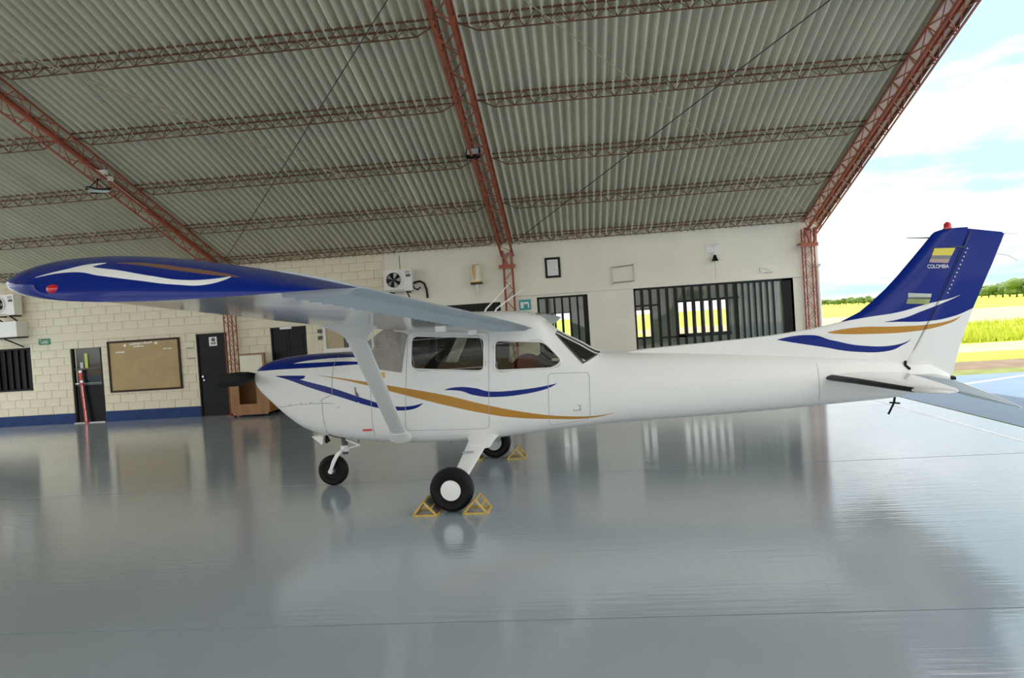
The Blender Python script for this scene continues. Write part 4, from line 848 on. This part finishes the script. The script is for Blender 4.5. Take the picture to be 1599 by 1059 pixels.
# flag, country name and picture decal on the fin (both sides)
def quad(parent, name, m_, pts, b_):
    P_ = [P(a, b_, c) for a, c in pts] + [P(a, b_-math.copysign(.012, b_), c) for a, c in pts]; n = len(pts)
    return MB().add(P_, [tuple(range(n)), tuple(range(2*n-1, n-1, -1))] + [(k_, (k_+1) % n, n+(k_+1) % n, n+k_) for k_ in range(n)]).build(name, m_, parent, org=(0, 0, 0))
def lerp(p, q, t): return (p[0]+(q[0]-p[0])*t, p[1]+(q[1]-p[1])*t)
def text_part(txt, parent, m_, origin, ux, uy, size, name, squeeze=1.0, depth=.001):
    cu = bpy.data.curves.new('t', 'FONT'); cu.body = txt; cu.size = size; cu.extrude = depth; o = bpy.data.objects.new('t', cu); COL.objects.link(o)
    dg = bpy.context.evaluated_depsgraph_get(); me = bpy.data.meshes.new_from_object(o.evaluated_get(dg)); bpy.data.objects.remove(o)
    ux, uy = V3(ux), V3(uy); uz = ux.cross(uy).normalized(); og = V3(origin)
    for v in me.vertices: v.co = og + ux*(v.co.x*squeeze) + uy*v.co.y + uz*v.co.z
    me.materials.clear(); me.materials.append(MATS[m_]); o = bpy.data.objects.new(name, me); COL.objects.link(o); o.parent = parent; return o
for sg in (1, -1):
    b_ = .0478*sg; TL, TR, BL, BR = (7.645, 2.285), (7.845, 2.275), (7.585, 2.145), (7.765, 2.125)
    quad(fin, 'flag_stripe', 'flag_yellow', [TL, TR, lerp(TR, BR, .5), lerp(TL, BL, .5)], b_)
    quad(fin, 'flag_stripe', 'flag_blue', [lerp(TL, BL, .5), lerp(TR, BR, .5), lerp(TR, BR, .75), lerp(TL, BL, .75)], b_)
    quad(fin, 'flag_stripe', 'flag_red', [lerp(TL, BL, .75), lerp(TR, BR, .75), BR, BL], b_)
    quad(fin, 'picture_decal', 'decal_pale', [(7.37, 1.845), (7.595, 1.82), (7.585, 1.785), (7.365, 1.80)], b_)
    quad(fin, 'picture_decal', 'trim_grey', [(7.365, 1.80), (7.585, 1.785), (7.58, 1.765), (7.36, 1.785)], b_)
    quad(fin, 'picture_decal', 'decal_green', [(7.36, 1.785), (7.58, 1.765), (7.56, 1.715), (7.345, 1.735)], b_)
    if sg > 0: text_part('COLOMBIA', fin, 'white_ink', P(7.565, .0484, 2.085), (1, 0, -.06), (0.0, 0, 1), .056, 'lettering', .72)
    else: text_part('COLOMBIA', fin, 'white_ink', P(7.765, -.0484, 2.075), (-1, 0, .06), (0.0, 0, 1), .056, 'lettering', .72)
for sg in (1, -1):
    S_ = [(.08, 6.44, 7.26, 1.02, .085), (.6, 6.58, 7.21, 1.02, .075), (1.2, 6.72, 7.15, 1.016, .062), (1.56, 6.805, 7.105, 1.014, .052), (1.66, 6.86, 7.08, 1.012, .036), (1.70, 6.95, 7.05, 1.010, .012)]
    prof = [(1, .18), (.8, .3), (.5, .5), (.25, .48), (.1, .36), (.03, .2), (0, 0), (.03, -.2), (.1, -.36), (.25, -.48), (.5, -.5), (.8, -.3), (1, -.18)]
    stab = MB().loft([[P(al+(ah-al)*x, sg*b_, c+T*y - .03*(x)*0) for x, y in prof] for b_, al, ah, c, T in S_]).build('stabiliser', 'white_gloss', air, 40, org=(0, 0, 0))
    stab['label'] = 'white horizontal stabiliser with black leading edge'
    lp = [p for p in prof if p[0] <= .11]
    bt = []
    for b_, al, ah, c, T in [S_[0], S_[1], S_[2], (1.48, 6.786, 7.115, 1.0145, .054)]:
        ww = ah-al; bt.append([P(al-.004+ww*x*.9, sg*b_, c+T*y*1.08) for x, y in lp])
    MB().loft(bt).build('leading_edge_boot', 'boot', stab, 40, org=(0, 0, 0))
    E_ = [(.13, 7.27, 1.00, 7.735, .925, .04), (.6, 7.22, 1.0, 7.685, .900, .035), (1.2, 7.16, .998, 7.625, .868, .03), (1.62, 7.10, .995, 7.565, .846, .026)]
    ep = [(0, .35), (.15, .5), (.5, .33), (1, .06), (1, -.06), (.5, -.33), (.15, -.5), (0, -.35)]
    el = MB().loft([[P(a0+(a1-a0)*x, sg*b_, c0+(c1-c0)*x+T*y) for x, y in ep] for b_, a0, c0, a1, c1, T in E_]).build('elevator', 'elevator_grey', air, 40, org=(0, 0, 0)); el['label'] = 'drooping grey elevator with a white rear edge'
    MB().tube([P(a1, sg*b_, c1) for b_, a0, c0, a1, c1, T in E_], .007, 6).build('trailing_edge', 'white_gloss', el, org=(0, 0, 0))
m_ = MB(); m_.lathe([(.028, 0), (.03, .03), (.022, .06), (.006, .07)], P(7.74, 0, .93), 'x', 14); m_.build('tail_light', 'black', air, 40, org=(0, 0, 0))
m_ = MB(); m_.tube([P(7.31, .045, 1.14), P(7.30, .06, 1.10), P(7.34, .07, 1.055)], .014, 8); m_.build('rudder_horn', 'black', air, 50, org=(0, 0, 0))
m_ = MB(); m_.bar(P(7.21, .0, .80), P(7.19, 0, .70), .018); m_.bar(P(7.19, 0, .70), P(7.13, 0, .585), .016); m_.bar(P(7.16, -.03, .705), P(7.24, .03, .70), .016); m_.build('tie_down_hook', 'black', air, org=(0, 0, 0))
MB().loft([[P(a, b_, c) for b_, c in ((.10, 1.0), (.05, 1.09), (-.05, 1.09), (-.10, 1.0), (-.06, .84), (.06, .84))] for a in (7.3, 7.55)] + [[P(7.74, b_*.35, .93+(c-.95)*.35) for b_, c in ((.10, 1.0), (.05, 1.09), (-.05, 1.09), (-.10, 1.0), (-.06, .84), (.06, .84))]]).build('tail_cone', 'white_gloss', air, 40, org=(0, 0, 0))

# landing gear
def wheel(a, b_, r, w, name, hub, parent):
    T = [(r*.55, -w*.36), (r*.62, -w*.46), (r*.80, -w*.5), (r*.93, -w*.40), (r*.985, -w*.22), (r, 0), (r*.985, w*.22), (r*.93, w*.40), (r*.80, w*.5), (r*.62, w*.46), (r*.55, w*.36)]
    t_ = MB().lathe(T, P(a, b_, .04+r), 'y', 40).build(name, 'rubber', parent, 35, org=(0, 0, 0)); MB().lathe(hub, P(a, b_, .04+r), 'y', 32).build('hub_cap', 'white_gloss' if r > .2 else 'trim_grey', t_, 35, org=(0, 0, 0)); return t_
for sg in (1, -1):
    o_ = -sg
    wh = wheel(2.70, sg*1.29, .213, .155, 'main_wheel', [(.098, -.060*sg*-1*-1), (.096, .052*o_), (.088, .060*o_), (.05, .064*o_), (.004, .066*o_)], air)
    secs = []
    for t in np.linspace(0, 1, 8):
        b_ = .34 + (1.20-.34)*t; c = .645 - (.645-.275)*(t**.95); w = .115-.05*t; a = 2.86 - .14*t
        secs.append([P(a+x*w, sg*b_, c+y*.022) for x, y in ((-1, -.5), (-.85, -1), (.85, -1), (1, -.5), (1, .5), (.85, 1), (-.85, 1), (-1, .5))])
    leg = MB().loft(secs).build('main_gear_leg', 'white_gloss', air, 40, org=(0, 0, 0))
    MB().loft([[P(2.87+x*w, sg*(b_+y*.0), c+y*h) for x, y in [(math.cos(2*PI*k_/16), math.sin(2*PI*k_/16)) for k_ in range(16)]] for b_, c, w, h in ((.34, .625, .20, .055), (.46, .60, .16, .042), (.56, .562, .128, .030), (.62, .535, .116, .026))]).build('gear_fairing', 'white_gloss', leg, 50, org=(0, 0, 0))
    MB().bar(P(2.70, sg*1.18, .253), P(2.70, sg*1.30, .253), .05).build('axle', 'trim_grey', leg, org=(0, 0, 0))
    q = P(2.80, sg*.72, .50); MB().bar((q[0]-.10, q[1], q[2]), (q[0]+.02, q[1], q[2]), .05, .010).build('brake_line_clip', 'seam_grey', leg, org=(0, 0, 0))
    MB().lathe([(.10, 0), (.10, .012*o_*-1), (.06, .012*o_*-1), (.06, .03*o_*-1)], P(2.70, sg*1.20, .253), 'y', 24).build('brake_disc', 'grey_metal', leg, 40, org=(0, 0, 0))
nw = wheel(.985, 0, .178, .125, 'nose_wheel', [(.04, .055), (.05, .03), (.05, -.03), (.04, -.055)], air)
ng = thing('tmp', (0, 0, 0)); bpy.data.objects.remove(ng)
m_ = MB(); m_.lathe([(.035, 0), (.035, .30)], P(1.145, 0, .40), 'z', 16); m_.lathe([(.045, .20), (.045, .32)], P(1.145, 0, .40), 'z', 16); oleo = m_.build('nose_strut', 'trim_grey', air, 40, org=(0, 0, 0))
for s_ in (1, -1):
    F_ = [(1.145, .04, .475, .04), (1.10, .075, .44, .036), (1.04, .085, .35, .030), (.995, .088, .25, .021), (.985, .088, .218, .021)]
    MB().loft([[P(a+w*x, s_*(b_+.010*y), c+.3*w*x) for x, y in ((-1, -1), (1, -1), (1, 1), (-1, 1))] for a, b_, c, w in F_]).build('nose_fork', 'white_gloss', oleo, org=(0, 0, 0))
MB().lathe([(.026, -.105), (.026, .105)], P(.985, 0, .218), 'y', 16).build('axle', 'white_gloss', oleo, 40, org=(0, 0, 0))
m_ = MB(); m_.bar(P(1.16, .0, .575), P(1.335, 0, .50), .05, .022); m_.bar(P(1.335, 0, .50), P(1.17, 0, .465), .03, .016); m_.build('torque_link', 'white_gloss', oleo, org=(0, 0, 0))
MB().lathe([(.05, -.02), (.05, .05)], P(1.145, 0, .455), 'z', 14).build('fork_crown', 'white_gloss', oleo, 40, org=(0, 0, 0))
MB().prism([(.86, .66), (1.0, .66), (.985, .57), (.97, .565)], lambda a, c, t: P(a, t, c), .08, .26).build('exhaust_fairing', 'white_gloss', air, org=(0, 0, 0))
m_ = MB(); m_.tube([P(.98, .17, .64), P(1.02, .17, .575)], .03, 12); m_.build('exhaust_stack', 'black', air, 40, org=(0, 0, 0))
m_ = MB(); m_.tube([P(.66, .15, .80), P(.62, .15, .755)], .010, 6); m_.tube([P(1.36, .12, .60), P(1.36, .12, .55)], .008, 6); m_.tube([P(2.47, .2, .545), P(2.47, .2, .515)], .007, 6); m_.build('drain_tubes', 'trim_grey', air, org=(0, 0, 0))
# propeller
hub = MB().lathe([(.075, .24), (.08, .20), (.07, .15), (.045, .12), (.004, .11)], (-2.70, 0, 1.365-.04), 'x', 24).build('spinner', 'black', air, 40, org=(0, 0, 0))
for s_ in (1, -1):
    secs = []
    for r, ch, tw in ((.05, .05, 1.0), (.18, .07, .75), (.35, .085, .5), (.55, .085, .38), (.75, .075, .30), (.88, .070, .26), (.925, .062, .24)):
        secs.append([P(.165 + (x*ch*math.sin(tw) - y*.014*math.cos(tw))*s_, s_*r*1.0, 1.352 + .045*s_*r/.925 + x*ch*math.cos(tw) + y*.014*math.sin(tw)) for x, y in ((-1, 0), (-.6, .7), (0, 1), (.6, .7), (1, 0), (.6, -.5), (0, -.6), (-.6, -.5))])
    MB().loft(secs).build('propeller_blade', 'black', air, 50, org=(0, 0, 0))

# ------------------------------------------------------------------ wheel chocks
def chock(a, b_, flip, label):
    base = air.matrix_basis @ V3(P(a, b_, .04)); base = Matrix.Translation(air.location) @ Matrix.Rotation(-TH, 4, 'Z') @ V3((P(a, b_, .04)[0]*K, P(a, b_, .04)[1]*K, 0))
    t_ = thing('wheel_chock', base, label, 'wheel chock', 'yellow tube wheel chocks', rz=-TH); W_, D_, H_ = .115, .24, .14
    A_ = lambda y: [(-W_, y, .009), (W_, y, .009), (-.01*flip, y, H_)]
    for y in (-D_/2, D_/2):
        q = A_(y); m_ = MB()
        for i in range(3): m_.bar(q[i], q[(i+1) % 3], .017)
        m_.build('end_frame', 'chock_yellow', t_, org=(0, 0, 0))
    for p_, q_ in zip(A_(-D_/2), A_(D_/2)): MB().bar(p_, q_, .017).build('cross_bar', 'chock_yellow', t_, org=(0, 0, 0))
    MB().bar((-W_*.5, -D_/2, .075), (-W_*.5, D_/2, .075), .014).build('cross_bar', 'chock_yellow', t_, org=(0, 0, 0)); MB().bar((W_*.5, -D_/2, .075), (W_*.5, D_/2, .075), .014).build('cross_bar', 'chock_yellow', t_, org=(0, 0, 0))
    MB().add([(-W_, -D_/2, .012), (-W_, D_/2, .012), (-.01*flip, D_/2, H_), (-.01*flip, -D_/2, H_)] if flip < 0 else [(W_, -D_/2, .012), (W_, D_/2, .012), (-.01*flip, D_/2, H_), (-.01*flip, -D_/2, H_)], [(0, 1, 2, 3)]).build('bearing_plate', 'trim_grey', t_, org=(0, 0, 0))
chock(2.46, 1.33, 1, 'yellow tube chock in front of the near main wheel'); chock(2.935, 1.30, -1, 'yellow tube chock behind the near main wheel')
chock(2.99, -1.22, -1, 'yellow tube chock behind the far main wheel'); chock(2.42, -1.22, 1, 'yellow tube chock in front of the far main wheel')

# ------------------------------------------------------------------ outdoors
def G(name, m_, x0, x1, y0, y1, z): return struct(MB().box((x0, y0, z-.3), (x1, y1, z)).build(name, m_, org=((x0+x1)/2, (y0+y1)/2, z)))
G('apron', 'apron', 5.78, 60, -40, 16.3, -.012); G('apron_front', 'dirt', -60, 5.78, -60, -14.0, -.02); G('apron_left', 'apron', -60, XL-.4, -14, 60, -.03)
G('apron_joint', 'grass_dark', 5.70, 5.78, -40, 16.6, -.016)
G('grass_verge', 'grass_dark', 5.47, 90, 16.3, 17.4, -.02); G('dirt_verge', 'verge', 5.47, 120, 17.4, 19.6, -.03); G('grass_strip', 'grass', 5.47, 160, 19.6, 22.5, -.025)
G('dirt_path', 'dirt', 5.47, 200, 22.5, 26.2, -.03); G('grass_meadow', 'grass', 5.47, 300, 26.2, 43, -.03); G('taxiway', 'dirt', 5.47, 400, 43, 78, -.03); G('grass_field', 'grass', -400, 700, 78, 900, -.03)
G('grass_yard', 'grass', XL, 5.47, 20.9, 78, -.03); G('grass_right', 'grass', 60, 400, -60, 16.3, -.03); G('office_pad', 'verge', XL, 5.47, 16.58, 20.9, -.06)
ln = thing('apron_marking', (12, 13, 0), 'white painted lines on the blue-grey apron outside', 'marking')
for p_, q_ in (((7.0, 14.4), (10.3, 16.2)), ((8.9, 14.3), (12.0, 16.2))):
    d_ = (V3((*q_, 0))-V3((*p_, 0))).normalized(); n_ = V3((-d_.y, d_.x, 0))*.06
    MB().add([V3((*p_, -.010))+n_, V3((*p_, -.010))-n_, V3((*q_, -.010))-n_, V3((*q_, -.010))+n_], [(0, 1, 2, 3)]).build('stripe', 'line_white', ln)
gb = MB()                                     # tall meadow grass
for i in range(9000):
    y = 26.6 + 16*random.random()**1.6; x = y*random.uniform(.30, .80); h = random.uniform(.10, .34); a = random.uniform(0, PI); w = random.uniform(.02, .05); dx, dy = math.cos(a)*w, math.sin(a)*w; lx, ly = random.uniform(-.1, .1), random.uniform(-.1, .1)
    gb.add([(x-dx, y-dy, -.05), (x+dx, y+dy, -.05), (x+lx, y+ly, h)], [(0, 1, 2)])
o = gb.build('meadow_grass', 'grass_blade'); tag(o, 'tall yellow-green grass beyond the dirt path', 'grass', kind='stuff')
def tree_mesh(seed, sx):
    rnd = random.Random(seed); bm = bmesh.new()
    for i in range(16):
        r = rnd.uniform(.16, .34); m4 = Matrix.Translation((rnd.uniform(-.6, .6)*sx, rnd.uniform(-.5, .5), rnd.uniform(.35, .85))) @ Matrix.Diagonal((r*sx, r, r*.8, 1)); bmesh.ops.create_icosphere(bm, subdivisions=2, radius=1, matrix=m4)
    for v in bm.verts: v.co += Vector((rnd.uniform(-.05, .05), rnd.uniform(-.05, .05), rnd.uniform(-.05, .05)))
    me = bpy.data.meshes.new('crown'); bm.to_mesh(me); bm.free(); me.materials.append(MATS['leaf']); return me
crowns = [tree_mesh(i, 1.3) for i in range(4)]
trunk = MB().tube([(0, 0, -.1), (.03, 0, .3), (0, .02, .6)], [.07, .05, .03], 7).mesh('trunk', 'bark', 50)
spots = []
for i in range(9): spots.append((1283 + i*9.5, 270 - i*7, 2.1 + .4*math.sin(i*2.1), 'left of the fin'))
for i in range(9): spots.append((1522 + i*11, 196 - i*7 + 14*(i % 2), 2.3 + i*.17 + .4*math.sin(i*1.7), 'right of the rudder'))
words = ['first', 'second', 'third', 'fourth', 'fifth', 'sixth', 'seventh', 'eighth', 'ninth']
for i, (xp, y, h, wh_) in enumerate(spots):
    d_ = _f + _r*((xp-799.5)/1100) + _u*((529.5-470)/1100); x = d_.x/d_.y*y
    t_ = thing('distant_tree', (x, y, -.05), '%s distant bushy tree from the left in the row %s' % (words[i % 9], wh_), 'tree', 'far tree line')
    t_.scale = (h*.95, h*.95, h)
    for nm, me in (('crown', crowns[i % 4]), ('trunk', trunk)): o = bpy.data.objects.new(nm, me); COL.objects.link(o); o.parent = t_
